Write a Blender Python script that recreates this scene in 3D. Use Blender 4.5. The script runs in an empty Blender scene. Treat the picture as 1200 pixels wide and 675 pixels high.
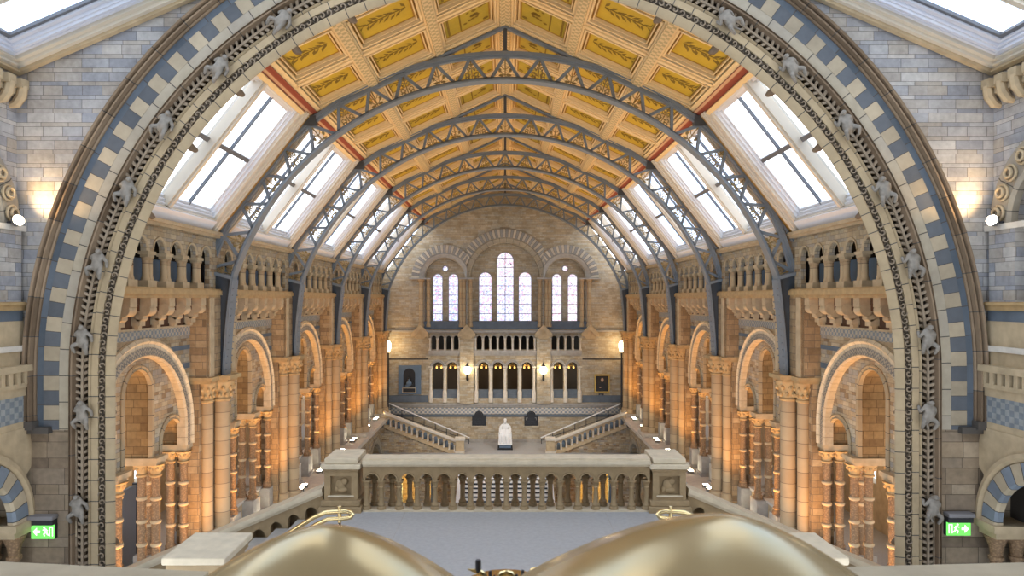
import bpy, bmesh, math, random
from math import pi, sin, cos, sqrt, atan2, radians
from mathutils import Vector, Matrix
from mathutils.geometry import tessellate_polygon
random.seed(7)
SC = bpy.context.scene
COL = SC.collection
ZC = 14.6                      # camera height above the hall floor; all heights below are relative to the eye
F = 800.0                      # focal length in pixels of the 1200 px wide frame
def px(x, d): return (x - 592) * d / F
def pz(y, d): return (350 - y) * d / F

# ------------------------------------------------------------------ materials
class NT:
    def __init__(s, name):
        s.m = bpy.data.materials.new(name); s.m.use_nodes = True
        s.t = s.m.node_tree; s.t.nodes.clear()
        s.out = s.n('ShaderNodeOutputMaterial')
    def n(s, typ, **kw):
        o = s.t.nodes.new(typ)
        for k, v in kw.items(): setattr(o, k, v)
        return o
    def l(s, a, b): s.t.links.new(a, b)
    def val(s, sock, v):
        if hasattr(v, 'node'): s.l(v, sock)
        else: sock.default_value = v
    def math(s, op, a, b=None, c=None):
        o = s.n('ShaderNodeMath', operation=op)
        for i, v in enumerate((a, b, c)):
            if v is not None: s.val(o.inputs[i], v)
        return o.outputs[0]
    def mix(s, f, a, b, mode='MIX'):
        o = s.n('ShaderNodeMix', data_type='RGBA', blend_type=mode)
        s.val(o.inputs[0], f)
        for i, v in ((6, a), (7, b)):
            if hasattr(v, 'node'): s.l(v, o.inputs[i])
            else: o.inputs[i].default_value = (*v, 1)
        return o.outputs[2]
    def ramp(s, f, stops, const=False):
        o = s.n('ShaderNodeValToRGB'); cr = o.color_ramp
        cr.interpolation = 'CONSTANT' if const else 'LINEAR'
        while len(cr.elements) < len(stops): cr.elements.new(0.5)
        for e, (p, c) in zip(cr.elements, stops):
            e.position = p; e.color = (*c, 1)
        s.val(o.inputs[0], f)
        return o.outputs[0]
    def noise(s, vec, scale, detail=3, rough=.55):
        o = s.n('ShaderNodeTexNoise'); o.inputs['Scale'].default_value = scale
        o.inputs['Detail'].default_value = detail; o.inputs['Roughness'].default_value = rough
        if vec is not None: s.l(vec, o.inputs['Vector'])
        return o.outputs['Fac']
    def planar(s):
        """(u, v) on the dominant plane of each face, from object coordinates"""
        tc = s.n('ShaderNodeTexCoord'); sp = s.n('ShaderNodeSeparateXYZ'); s.l(tc.outputs['Object'], sp.inputs[0])
        g = s.n('ShaderNodeNewGeometry'); nn = s.n('ShaderNodeSeparateXYZ'); s.l(g.outputs['True Normal'], nn.inputs[0])
        ax = s.math('GREATER_THAN', s.math('ABSOLUTE', nn.outputs[0]), .707)
        az = s.math('GREATER_THAN', s.math('ABSOLUTE', nn.outputs[2]), .8)
        u = s.math('ADD', s.math('MULTIPLY', sp.outputs[1], ax), s.math('MULTIPLY', sp.outputs[0], s.math('SUBTRACT', 1.0, ax)))
        v = s.math('ADD', s.math('MULTIPLY', sp.outputs[1], az), s.math('MULTIPLY', sp.outputs[2], s.math('SUBTRACT', 1.0, az)))
        return u, v, tc.outputs['Object']
    def uv(s):
        tc = s.n('ShaderNodeTexCoord'); sp = s.n('ShaderNodeSeparateXYZ'); s.l(tc.outputs['UV'], sp.inputs[0])
        return sp.outputs[0], sp.outputs[1], tc.outputs['Object']
    def comb(s, x, y, z=0.0):
        o = s.n('ShaderNodeCombineXYZ')
        for i, v in enumerate((x, y, z)): s.val(o.inputs[i], v)
        return o.outputs[0]
    def bsdf(s, col, rough=.8, metal=0.0, bump=None, bs=.3, bd=.02, spec=.3):
        b = s.n('ShaderNodeBsdfPrincipled')
        if hasattr(col, 'node'): s.l(col, b.inputs['Base Color'])
        else: b.inputs['Base Color'].default_value = (*col, 1)
        b.inputs['Metallic'].default_value = metal
        s.val(b.inputs['Roughness'], rough)
        b.inputs['Specular IOR Level'].default_value = spec
        if bump is not None:
            o = s.n('ShaderNodeBump'); o.inputs['Strength'].default_value = bs; o.inputs['Distance'].default_value = bd
            s.l(bump, o.inputs['Height']); s.l(o.outputs[0], b.inputs['Normal'])
        s.l(b.outputs[0], s.out.inputs[0])
        return b

def brick(name, stops, bw=.62, rh=.25, warp=.03, mortar=.007, mcol=(.12, .1, .08), use_uv=False, weather=.45):
    m = NT(name); u, v, obj = m.uv() if use_uv else m.planar()
    if warp:
        v = m.math('ADD', v, m.math('MULTIPLY', m.math('COSINE', m.math('MULTIPLY', v, pi / rh)), warp))
    b = m.n('ShaderNodeTexBrick'); b.offset = .5; b.squash = .72; b.squash_frequency = 3; b.offset_frequency = 2
    b.inputs['Color1'].default_value = (0, 0, 0, 1); b.inputs['Color2'].default_value = (1, 1, 1, 1); b.inputs['Mortar'].default_value = (.5, .5, .5, 1)
    b.inputs['Scale'].default_value = 1; b.inputs['Mortar Size'].default_value = mortar; b.inputs['Mortar Smooth'].default_value = .3
    b.inputs['Brick Width'].default_value = bw; b.inputs['Row Height'].default_value = rh
    m.l(m.comb(u, v), b.inputs['Vector'])
    sp = m.n('ShaderNodeSeparateColor'); m.l(b.outputs['Color'], sp.inputs[0])
    c = m.ramp(sp.outputs[0], stops)
    n1 = m.noise(obj, 1.3, 4); n2 = m.noise(obj, 9, 3)
    k = m.math('ADD', m.math('MULTIPLY', m.math('SUBTRACT', n1, .5), weather * 2), m.math('MULTIPLY', m.math('SUBTRACT', n2, .5), weather * 1.4))
    g = m.math('ADD', 1.0, k)
    c = m.mix(1.0, c, m.comb(g, g, g), 'MULTIPLY')
    c = m.mix(b.outputs['Fac'], c, mcol)
    h = m.math('SUBTRACT', m.math('MULTIPLY', n2, .3), b.outputs['Fac'])
    m.bsdf(c, .82, bump=h, bs=.5, bd=.02)
    return m.m

def plain(name, col, var=.25, sc=5, rough=.75, metal=0.0, bump=.2, spec=.3):
    m = NT(name); tc = m.n('ShaderNodeTexCoord')
    n = m.noise(tc.outputs['Object'], sc, 4)
    g = m.math('ADD', 1 - var, m.math('MULTIPLY', n, 2 * var))
    c = m.mix(1.0, col, m.comb(g, g, g), 'MULTIPLY')
    m.bsdf(c, rough, metal, bump=n, bs=bump, bd=.02, spec=spec)
    return m.m

def glow(name, col, st):
    m = NT(name); e = m.n('ShaderNodeEmission'); e.inputs[0].default_value = (*col, 1); e.inputs[1].default_value = st
    m.l(e.outputs[0], m.out.inputs[0]); return m.m

CREAM = (.56, .45, .30); BUFF = (.46, .33, .19); BLUE = (.20, .235, .29); GREY = (.38, .37, .34); BROWN = (.27, .18, .10); PALE = (.64, .56, .42)
M = {}
M['hall'] = brick('buff_and_grey_brickwork', [(0, (.24, .16, .09)), (.15, (.38, .275, .16)), (.45, (.43, .34, .215)), (.65, (.33, .30, .255)), (.82, (.46, .37, .24)), (1, (.52, .43, .30))], .32, .11, .012, .004)
M['gable'] = brick('grey_and_cream_brickwork', [(0, (.25, .26, .285)), (.3, (.40, .39, .385)), (.5, (.36, .32, .27)), (.75, (.47, .45, .42)), (1, (.30, .315, .35))], .52, .13, .030, .005, (.11, .10, .10))
M['pierbrick'] = brick('brown_ashlar', [(0, (.20, .13, .07)), (.4, (.38, .26, .14)), (.7, BROWN), (1, (.46, .34, .2))], .4, .2, 0, .006)
M['recess'] = plain('shade_dark_recess', (.10, .05, .028), .3, 5)  # shade of the voids around the corbels, put into the colour
M['ribstone'] = plain('brown_leaf_carving', (.27, .21, .145), .4, 8)
M['carvedbrown'] = plain('brown_carved_beast', (.19, .135, .085), .4, 8)
M['lilac'] = plain('sky_tinted_joinery', (.60, .62, .69), .06, 2, .55)  # white paint with the lilac tint of sky light mixed into its colour
M['reveal'] = brick('brown_reveal_ashlar', [(0, (.20, .125, .055)), (.5, (.31, .205, .09)), (1, (.26, .165, .07))], .36, .2, 0, .006, (.10, .06, .03))  # larger brown blocks, tone also darkened for the shade in the reveals
M['base'] = brick('brown_base_ashlar', [(0, (.17, .125, .085)), (.35, (.27, .205, .135)), (.65, (.22, .17, .12)), (1, (.36, .285, .195))], .62, .25, .03, .006, (.08, .06, .04))  # larger brown blocks; their darkness partly stands in for dim light low down
M['parapet'] = plain('buff_parapet_stone', (.40, .325, .215), .25, 5)
M['end'] = brick('end_wall_brickwork', [(0, (.36, .29, .19)), (.3, (.42, .34, .23)), (.6, (.47, .40, .29)), (.8, (.40, .36, .29)), (1, (.50, .44, .33))], .5, .13, .0, .006, (.3, .25, .18))
M['stone'] = plain('cream_terracotta', (.48, .375, .235), .35, 4)
M['palestone'] = plain('pale_stone', (.62, .57, .49), .25, 5)
M['greystone'] = plain('grey_stone', (.36, .34, .31), .3, 5)
M['warmstone'] = plain('warm_terracotta', (.45, .31, .15), .35, 5)
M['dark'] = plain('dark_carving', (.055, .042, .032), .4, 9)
M['bluestone'] = plain('blue_grey_terracotta', (.125, .15, .18), .3, 3)
M['slate'] = plain('slate_screen', (.13, .185, .26), .15, 2)
M['balus'] = plain('weathered_balustrade_stone', (.32, .23, .125), .35, 6)
M['cap'] = plain('worn_coping_stone', (.58, .49, .35), .25, 6)
M['monkey'] = plain('weathered_grey_carving', (.25, .225, .19), .4, 12)
M['floor'] = plain('grey_terrazzo', (.37, .365, .36), .18, 14, .6)
M['iron'] = plain('blue_grey_painted_iron', (.165, .195, .225), .2, 3, .45, .0, .05, .5)
M['irondark'] = plain('dark_painted_iron', (.055, .06, .065), .2, 3, .5, .0, .05, .5)
M['ironweb'] = plain('dark_navy_iron', (.04, .052, .068), .2, 3, .45, .0, .05, .5)  # post web, darker than the flanges
M['gild'] = plain('gilded_leafwork', (.33, .24, .10), .4, 8, .5, .3)
M['rib'] = plain('cream_gold_ceiling_rib', (.74, .56, .30), .12, 4, .6)
M['ribgold'] = plain('ochre_ceiling_moulding', (.34, .19, .035), .15, 4, .6)
M['leaf'] = plain('painted_olive_leaf', (.20, .13, .022), .3, 4)
M['white'] = plain('white_painted_joinery', (.70, .71, .74), .06, 2, .55)
M['creampaint'] = plain('cream_painted_joinery', (.62, .56, .46), .1, 2, .55)
M['lead'] = plain('dark_glazing_bar', (.13, .14, .16), .1, 2, .5)
M['marble'] = plain('white_marble', (.80, .80, .79), .08, 3, .45)
M['black'] = plain('black_bronze', (.025, .024, .024), .3, 4, .4)
M['gold'] = plain('gold_leaf_frame', (.50, .34, .10), .3, 9, .4, .6)
M['brassrail'] = plain('polished_brass', (.72, .56, .28), .1, 3, .22, 1.0, .03)
M['darkroom'] = plain('gallery_shade_and_canvas', (.05, .042, .035), .2, 1, .9)  # near-black colour stands in for shade in galleries; also the dark canvas
M['signbody'] = plain('grey_metal_housing', (.22, .21, .21), .1, 2, .45)
M['steel'] = plain('dark_metal', (.05, .05, .055), .1, 2, .4, .4)
M['lampglow'] = glow('lit_globe', (1, .82, .5), 14)
M['softglow'] = glow('amber_glint_globe', (1, .5, .12), 2.2)
M['spotglow'] = glow('lit_floodlight_lens', (1, .86, .62), 30)
M['signgreen'] = glow('lit_green_sign', (.13, .62, .10), 1.6)
M['signwhite'] = glow('lit_sign_symbol', (.8, 1, .75), 1.9)
M['skin'] = plain('painted_face', (.48, .30, .19), .1, 3)
M['plaster'] = plain('blue_white_board', (.42, .5, .62), .05, 2)

def m_redband():
    m = NT('red_patterned_border'); u, v, o = m.planar()
    w = m.math('SINE', m.math('MULTIPLY', u, 26.0))
    c = m.ramp(m.math('MULTIPLY_ADD', w, .5, .5), [(0, (.24, .055, .03)), (.7, (.28, .07, .04)), (.9, (.55, .34, .2))])
    m.bsdf(c, .7); return m.m
M['red'] = m_redband()
def m_dotrib():
    m = NT('cream_rib_with_green_dots'); u, v, o = m.planar()
    ck = m.n('ShaderNodeTexChecker'); ck.inputs['Scale'].default_value = 1
    m.l(m.comb(m.math('MULTIPLY', u, 9.0), m.math('MULTIPLY', v, 9.0), .5), ck.inputs['Vector'])
    c = m.mix(m.math('MULTIPLY', ck.outputs['Fac'], .5), (.66, .5, .28), (.20, .19, .08))
    m.bsdf(c, .65); return m.m
M['dotrib'] = m_dotrib()
def m_panel(name, a, b):
    m = NT(name); tc = m.n('ShaderNodeTexCoord')
    n = m.noise(tc.outputs['Object'], 2.2, 4); n2 = m.noise(tc.outputs['Object'], 14, 2)
    c = m.mix(n, a, b); c = m.mix(m.math('MULTIPLY', n2, .35), c, (.66, .46, .06))
    m.bsdf(c, .55, bump=n2, bs=.1); return m.m
M['panel'] = m_panel('golden_olive_panel', (.40, .26, .018), (.58, .40, .04))
M['panelgreen'] = m_panel('green_and_gold_panel', (.26, .22, .025), (.50, .36, .04))
def m_band(name, a, b, su, sv, rings=None):
    m = NT(name); u, v, o = m.planar()
    ck = m.n('ShaderNodeTexChecker'); ck.inputs['Scale'].default_value = 1
    m.l(m.comb(m.math('MULTIPLY_ADD', u, su, .01), m.math('MULTIPLY_ADD', v, sv, .013), .5), ck.inputs['Vector'])
    n = m.noise(o, 6, 3)
    c = m.mix(ck.outputs['Fac'], a, b); g = m.math('ADD', .7, m.math('MULTIPLY', n, .6))
    c = m.mix(1.0, c, m.comb(g, g, g), 'MULTIPLY')
    m.bsdf(c, .75); return m.m
M['diaper'] = m_band('blue_and_cream_diaper_band', (.22, .235, .25), (.42, .37, .28), 11.0, 11.0)
M['bigdiaper'] = m_band('blue_checker_band', (.19, .215, .235), (.30, .31, .30), 9, 9)
M['enddiaper'] = m_band('white_and_blue_diaper_band', (.24, .27, .31), (.58, .54, .46), 6.5, 6.5)
def m_vouss(name, a, b, L, joint=.009, ref=0.0, alt=True):
    """blocks along an arch: u runs along the arch (metres)"""
    m = NT(name); u, v, o = m.uv()
    q = m.math('DIVIDE', u, L); fl = m.math('FLOOR', q); fr = m.math('FRACT', q)
    wn = m.n('ShaderNodeTexWhiteNoise', noise_dimensions='1D'); m.val(wn.inputs['W'], fl)
    par = m.math('ABSOLUTE', m.math('MODULO', fl, 2.0)) if alt else wn.outputs['Value']
    c = m.mix(par, a, b)
    n = m.noise(o, 7, 4); n3 = m.noise(o, 1.1, 3)
    g = m.math('ADD', .45, m.math('ADD', m.math('MULTIPLY', n, .35), m.math('ADD', m.math('MULTIPLY', wn.outputs['Value'], .25), m.math('MULTIPLY', n3, .5))))
    c = m.mix(1.0, c, m.comb(g, g, g), 'MULTIPLY')
    j = m.math('LESS_THAN', m.math('ABSOLUTE', m.math('SUBTRACT', fr, .5)), .5 - joint / L)
    c = m.mix(j, (.08, .07, .06), c)
    m.bsdf(c, .78, bump=m.math('ADD', j, m.math('MULTIPLY', n, .3)), bs=.4, bd=.01); return m.m
M['alt'] = m_vouss('alternating_blue_and_cream_blocks', (.105, .114, .127), (.38, .315, .22), .28, .006)
M['bluering'] = m_vouss('blue_arch_blocks', (.085, .105, .128), (.105, .125, .15), .55, alt=False)
M['creamring'] = m_vouss('cream_arch_blocks', (.43, .37, .27), (.31, .275, .22), .5, alt=False)
M['hoodring'] = m_vouss('brown_moulding_blocks', (.17, .115, .07), (.25, .18, .115), .75, alt=False)
M['tanring'] = m_vouss('tan_arch_blocks', (.43, .33, .2), (.34, .26, .155), .4, alt=False)
M['radial'] = m_vouss('end_wall_voussoirs', (.52, .46, .36), (.28, .27, .26), .19)
M['stripe'] = m_vouss('blue_and_cream_striped_arch', (.20, .235, .275), (.46, .38, .26), .24)
def m_scroll():
    m = NT('carved_scroll_band'); u, v, o = m.uv()
    vo = m.n('ShaderNodeTexVoronoi'); vo.feature = 'DISTANCE_TO_EDGE'; vo.inputs['Scale'].default_value = 13
    m.l(m.comb(u, v), vo.inputs['Vector'])
    wv = m.math('SINE', m.math('MULTIPLY', u, 20.0))
    c = m.ramp(vo.outputs['Distance'], [(0, (.035, .027, .018)), (.22, (.10, .075, .05)), (.5, (.34, .26, .17))])
    m.bsdf(c, .75, bump=vo.outputs['Distance'], bs=.8, bd=.05); return m.m
M['scroll'] = m_scroll()
def m_archband():
    """archivolt: cream band with zigzag diaper, by distance across the ring"""
    m = NT('patterned_archivolt_stone'); u, v, o = m.uv()
    tri = m.math('ABSOLUTE', m.math('SUBTRACT', m.math('FRACT', m.math('MULTIPLY', u, 8.0)), .5))
    t2 = m.math('FRACT', m.math('MULTIPLY', m.math('ADD', v, m.math('MULTIPLY', tri, .16)), 9.0))
    inb = m.math('LESS_THAN', m.math('ABSOLUTE', m.math('SUBTRACT', v, .45)), .1)
    zig = m.math('MULTIPLY', m.math('GREATER_THAN', t2, .5), inb)
    fr = m.math('FRACT', m.math('DIVIDE', u, .3)); j = m.math('LESS_THAN', fr, .04)
    n = m.noise(o, 6, 4); g = m.math('ADD', .6, m.math('MULTIPLY', n, .8))
    c = m.mix(m.math('LESS_THAN', v, .33), (.52, .42, .28), (.58, .49, .34))
    c = m.mix(inb, c, (.43, .36, .26)); c = m.mix(zig, c, (.22, .20, .175)); c = m.mix(m.math('MULTIPLY', j, .7), c, (.14, .11, .08))
    c = m.mix(1.0, c, m.comb(g, g, g), 'MULTIPLY')
    m.bsdf(c, .75); return m.m
M['archivolt'] = m_archband()
def m_colstone(name, a, b):
    m = NT(name); tc = m.n('ShaderNodeTexCoord'); sp = m.n('ShaderNodeSeparateXYZ'); m.l(tc.outputs['Object'], sp.inputs[0])
    q = m.math('DIVIDE', sp.outputs[2], .42); fl = m.math('FLOOR', q); fr = m.math('FRACT', q)
    wn = m.n('ShaderNodeTexWhiteNoise', noise_dimensions='1D'); m.val(wn.inputs['W'], fl)
    n = m.noise(tc.outputs['Object'], 5, 4)
    c = m.mix(m.math('ADD', m.math('MULTIPLY', wn.outputs['Value'], .6), m.math('MULTIPLY', n, .5)), a, b)
    c = m.mix(m.math('LESS_THAN', fr, .045), c, (.2, .14, .09))
    m.bsdf(c, .72, bump=n, bs=.15); return m.m
M['drum'] = m_colstone('banded_buff_drums', (.50, .38, .23), (.36, .25, .14))
def m_shaft():
    m = NT('textured_brown_shaft'); tc = m.n('ShaderNodeTexCoord')
    vo = m.n('ShaderNodeTexVoronoi'); vo.inputs['Scale'].default_value = 22; m.l(tc.outputs['Object'], vo.inputs['Vector'])
    c = m.ramp(vo.outputs['Distance'], [(0, (.40, .26, .14)), (.6, (.23, .145, .08))])
    m.bsdf(c, .7, bump=vo.outputs['Distance'], bs=.5, bd=.02); return m.m
M['shaft'] = m_shaft()
def m_glass(name, tint=(1, 1, 1), g=.06):
    m = NT(name); t = m.n('ShaderNodeBsdfTransparent'); t.inputs[0].default_value = (*tint, 1)
    s = m.n('ShaderNodeBsdfGlossy'); s.inputs['Roughness'].default_value = .05
    x = m.n('ShaderNodeMixShader'); x.inputs[0].default_value = g
    m.l(t.outputs[0], x.inputs[1]); m.l(s.outputs[0], x.inputs[2]); m.l(x.outputs[0], m.out.inputs[0]); return m.m
M['glass'] = m_glass('skylight_glass', (.93, .96, 1.0))
def m_leaded():
    m = NT('leaded_pale_glass'); u, v, o = m.planar()
    vo = m.n('ShaderNodeTexVoronoi'); vo.feature = 'DISTANCE_TO_EDGE'; vo.inputs['Scale'].default_value = 8.5
    m.l(m.comb(u, v), vo.inputs['Vector'])
    vc = m.n('ShaderNodeTexVoronoi'); vc.inputs['Scale'].default_value = 8.5; m.l(m.comb(u, v), vc.inputs['Vector'])
    sp = m.n('ShaderNodeSeparateColor'); m.l(vc.outputs['Color'], sp.inputs[0])
    c = m.ramp(sp.outputs[0], [(0, (.66, .63, .68)), (.6, (.72, .69, .73)), (.8, (.70, .52, .57)), (1, (.52, .57, .67))])
    c = m.mix(m.math('LESS_THAN', vo.outputs['Distance'], .025), c, (.25, .22, .27))
    t = m.n('ShaderNodeBsdfTransparent'); m.l(c, t.inputs[0])
    s = m.n('ShaderNodeBsdfGlossy'); s.inputs['Roughness'].default_value = .1
    x = m.n('ShaderNodeMixShader'); x.inputs[0].default_value = .04
    m.l(t.outputs[0], x.inputs[1]); m.l(s.outputs[0], x.inputs[2]); m.l(x.outputs[0], m.out.inputs[0]); return m.m
M['leaded'] = m_leaded()
def m_dome():
    m = NT('burnished_gilt_bronze'); tc = m.n('ShaderNodeTexCoord'); n = m.noise(tc.outputs['Object'], 4, 2)
    c = m.mix(n, (.40, .29, .125), (.54, .41, .21))
    m.bsdf(c, .22, .5, bump=n, bs=.15, bd=.05, spec=.6); return m.m
M['dome'] = m_dome()

# ------------------------------------------------------------------ geometry helpers
def B(): return bmesh.new()
def box(bm, x0, x1, y0, y1, z0, z1):
    r = bmesh.ops.create_cube(bm, size=1)
    for v in r['verts']:
        v.co = Vector((x0 + (v.co.x + .5) * (x1 - x0), y0 + (v.co.y + .5) * (y1 - y0), z0 + (v.co.z + .5) * (z1 - z0)))
    return r['verts']
def lathe(bm, prof, cx=0, cy=0, seg=16, axis='Z', a0=0.0):
    rings = []
    for r, z in prof:
        ring = []
        for i in range(seg):
            a = a0 + 2 * pi * i / seg
            p = (cx + r * cos(a), cy + r * sin(a), z)
            ring.append(bm.verts.new(p))
        rings.append(ring)
    for A, C in zip(rings, rings[1:]):
        for i in range(seg):
            bm.faces.new((A[i], A[(i + 1) % seg], C[(i + 1) % seg], C[i]))
    bm.faces.new(rings[0][::-1]); bm.faces.new(rings[-1])
    return [v for r in rings for v in r]
def tube(bm, pts, r, seg=8, cap=True):
    pts = [Vector(p) for p in pts]; n = len(pts); rings = []
    rr = r if isinstance(r, (list, tuple)) else [r] * n
    ref = None
    for i, p in enumerate(pts):
        d = (pts[min(i + 1, n - 1)] - pts[max(i - 1, 0)]).normalized()
        if ref is None:
            ref = Vector((0, 0, 1)) if abs(d.z) < .9 else Vector((1, 0, 0))
        a = ref - d * ref.dot(d)
        if a.length < 1e-4: a = d.orthogonal()
        a.normalize(); b = d.cross(a); ref = a
        rings.append([bm.verts.new(p + a * rr[i] * cos(2 * pi * k / seg) + b * rr[i] * sin(2 * pi * k / seg)) for k in range(seg)])
    for A, C in zip(rings, rings[1:]):
        for k in range(seg): bm.faces.new((A[k], A[(k + 1) % seg], C[(k + 1) % seg], C[k]))
    if cap: bm.faces.new(rings[0][::-1]); bm.faces.new(rings[-1])
def bar(bm, p, q, w, h, up=(0, 1, 0)):
    """square bar from p to q: w across, h along up"""
    p, q = Vector(p), Vector(q); d = (q - p).normalized(); u = Vector(up); u = (u - d * u.dot(d)).normalized(); s = d.cross(u)
    vs = [bm.verts.new(e + s * a * w / 2 + u * b * h / 2) for e in (p, q) for a, b in ((-1, -1), (1, -1), (1, 1), (-1, 1))]
    for f in ((0, 1, 2, 3), (7, 6, 5, 4), (0, 4, 5, 1), (1, 5, 6, 2), (2, 6, 7, 3), (3, 7, 4, 0)): bm.faces.new([vs[i] for i in f])
def ball(bm, c, r, sx=1, sy=1, sz=1, sub=2):
    rr = bmesh.ops.create_icosphere(bm, subdivisions=sub, radius=r)
    for v in rr['verts']: v.co = Vector((c[0] + v.co.x * sx, c[1] + v.co.y * sy, c[2] + v.co.z * sz))
def plate(bm, loops, to3d, d0, d1):
    """polygon (loops[0]) with holes (the other loops), from depth d0 to d1"""
    tri = tessellate_polygon([[Vector((a, b, 0)) for a, b in lp] for lp in loops])
    flat = [p for lp in loops for p in lp]
    A = [bm.verts.new(to3d(a, b, d0)) for a, b in flat]; C = [bm.verts.new(to3d(a, b, d1)) for a, b in flat]
    for t in tri:
        try: bm.faces.new([A[i] for i in t]); bm.faces.new([C[i] for i in reversed(t)])
        except ValueError: pass
    o = 0
    for lp in loops:
        n = len(lp)
        for i in range(n):
            j = (i + 1) % n
            try: bm.faces.new((A[o + i], A[o + j], C[o + j], C[o + i]))
            except ValueError: pass
        o += n
def rect(a0, a1, b0, b1): return [(a0, b0), (a1, b0), (a1, b1), (a0, b1)]
def archloop(c, zc, r, zb, n=20):
    return [(c - r, zb)] + [(c - r * cos(pi * i / n), zc + r * sin(pi * i / n)) for i in range(n + 1)] + [(c + r, zb)]
def archsweep(bm, prof, c, zc, zb, to3d, seg=48, closed=True):
    """prof: (r, depth) list swept over a round arch with straight legs down to zb; UV u along, v across"""
    uvl = bm.loops.layers.uv.verify()
    st = []
    if zb < zc - 1e-6:
        k = max(1, int((zc - zb) / .8)); st += [('L', zb + (zc - zb) * i / k) for i in range(k)]
    st += [('A', pi * i / seg) for i in range(seg + 1)]
    if zb < zc - 1e-6: st += [('R', zc - (zc - zb) * (i + 1) / k) for i in range(k)]
    rm = sum(p[0] for p in prof) / len(prof)
    vv = [0.0]
    pf = list(prof) + ([prof[0]] if closed else [])
    for p, q in zip(pf, pf[1:]): vv.append(vv[-1] + math.hypot(q[0] - p[0], q[1] - p[1]))
    rows, us = [], []
    for t, s in st:
        row = []
        for r, d in prof:
            if t == 'L': a, z = c - r, s
            elif t == 'R': a, z = c + r, s
            else: a, z = c - r * cos(s), zc + r * sin(s)
            row.append(bm.verts.new(to3d(a, z, d)))
        rows.append(row)
        us.append(s - zc if t == 'L' else rm * s if t == 'A' else rm * pi + zc - s)
    m = len(prof)
    for i in range(len(rows) - 1):
        for j in range(m if closed else m - 1):
            q = (j + 1) % m
            f = bm.faces.new((rows[i][j], rows[i + 1][j], rows[i + 1][q], rows[i][q]))
            for lp, uvv in zip(f.loops, ((us[i], vv[j]), (us[i + 1], vv[j]), (us[i + 1], vv[j + 1]), (us[i], vv[j + 1]))): lp[uvl].uv = uvv
    if closed:
        bm.faces.new(rows[0]); bm.faces.new(rows[-1][::-1])
def front(a, z, d): return (a, d, z)          # planes facing the camera
def side(s, y0=0.0): return lambda a, z, d: (s * d, y0 + a, z)   # long side walls
def mesh(bm, name, mats, sharp=38):
    bmesh.ops.recalc_face_normals(bm, faces=bm.faces[:])
    me = bpy.data.meshes.new(name); bm.to_mesh(me); bm.free()
    for m in (mats if isinstance(mats, (list, tuple)) else [mats]): me.materials.append(M[m] if isinstance(m, str) else m)
    if len(me.polygons):
        me.shade_smooth(); me.set_sharp_from_angle(angle=radians(sharp))
    return me
def link(name, me, parent=None):
    o = bpy.data.objects.new(name, me); COL.objects.link(o)
    if parent is None: o.location = (0, 0, ZC)
    else:
        o.parent = parent
        p = parent
        if p.parent is None: o.location = (-p['_b'][0], -p['_b'][1], -p['_b'][2])
    return o
def part(name, bm, mats, parent=None): return link(name, mesh(bm, name, mats), parent)
def thing(name, label, cat, base=(0, 0, 0), group=None, kind=None):
    o = bpy.data.objects.new(name, None); COL.objects.link(o)
    o.empty_display_size = .2
    o.location = (base[0], base[1], base[2] + ZC); o['_b'] = list(base)
    tag(o, label, cat, group, kind); return o
def tag(o, label, cat, group=None, kind=None):
    o['label'] = label; o['category'] = cat
    if group: o['group'] = group
    if kind: o['kind'] = kind
    return o
def dup(root, off, label=None):
    r = root.copy(); COL.objects.link(r); r.location = Vector(root.location) + Vector(off)
    if label: r['label'] = label
    for ch in list(root.children):
        c = ch.copy(); COL.objects.link(c); c.parent = r
        for g in list(ch.children):
            d = g.copy(); COL.objects.link(d); d.parent = c
    return r
def skinmesh(name, verts, edges, rad, mat, sub=1):
    me = bpy.data.meshes.new('tmp_' + name); me.from_pydata([Vector(v) for v in verts], edges, [])
    o = bpy.data.objects.new('tmp_' + name, me); COL.objects.link(o)
    o.modifiers.new('s', 'SKIN'); 
    for i, sv in enumerate(me.skin_vertices[0].data):
        r = rad[i]; sv.radius = (r, r) if not isinstance(r, tuple) else r; sv.use_root = (i == 0)
    md = o.modifiers.new('d', 'SUBSURF'); md.levels = sub; md.render_levels = sub
    dg = bpy.context.evaluated_depsgraph_get(); dg.update()
    out = bpy.data.meshes.new_from_object(o.evaluated_get(dg)); out.name = name
    bpy.data.objects.remove(o); bpy.data.meshes.remove(me)
    out.materials.clear(); out.materials.append(M[mat]); out.shade_smooth()
    return out
LEDGE_W, GALL_W, CEIL_W, SKY, EXPO = 850, 45, 340, 3.0, 0.30
# ================================================================== the arch wall facing the camera (y = 13)
K = 13 / 800.0
ZA = -1.4625                   # springing height of the great arch
YF = 13.0
wf = thing('wall_front', 'gable wall of grey and cream bricks pierced by the great foreground arch', 'wall', (0, YF, -9), kind='structure')
bm = B(); R = 505 * K; zv_ = pz(503, 13)
arc = [(R * cos(pi * i / 72), ZA + R * sin(pi * i / 72)) for i in range(73)]
plate(bm, [[(-9.9, -9), (-9.9, 4.13), (0, 8.39), (9.9, 4.13), (9.9, -9), (R, -9)] + arc + [(-R, -9)]], front, YF, YF + .8)
part('brick_gable', bm, 'gable', wf)
for s in (-1, 1):
    bm = B(); plate(bm, [rect(*sorted((s * 8.14, s * 9.9)), -9, zv_)], front, YF - .03, YF); part('ashlar_base', bm, 'base', wf)
def ring(name, prof, zb, mat, seg=72):
    bm = B(); archsweep(bm, prof, 0, ZA, zb, front, seg); return part(name, bm, mat, wf)
zh = pz(492, 13); zv = pz(503, 13)
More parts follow.
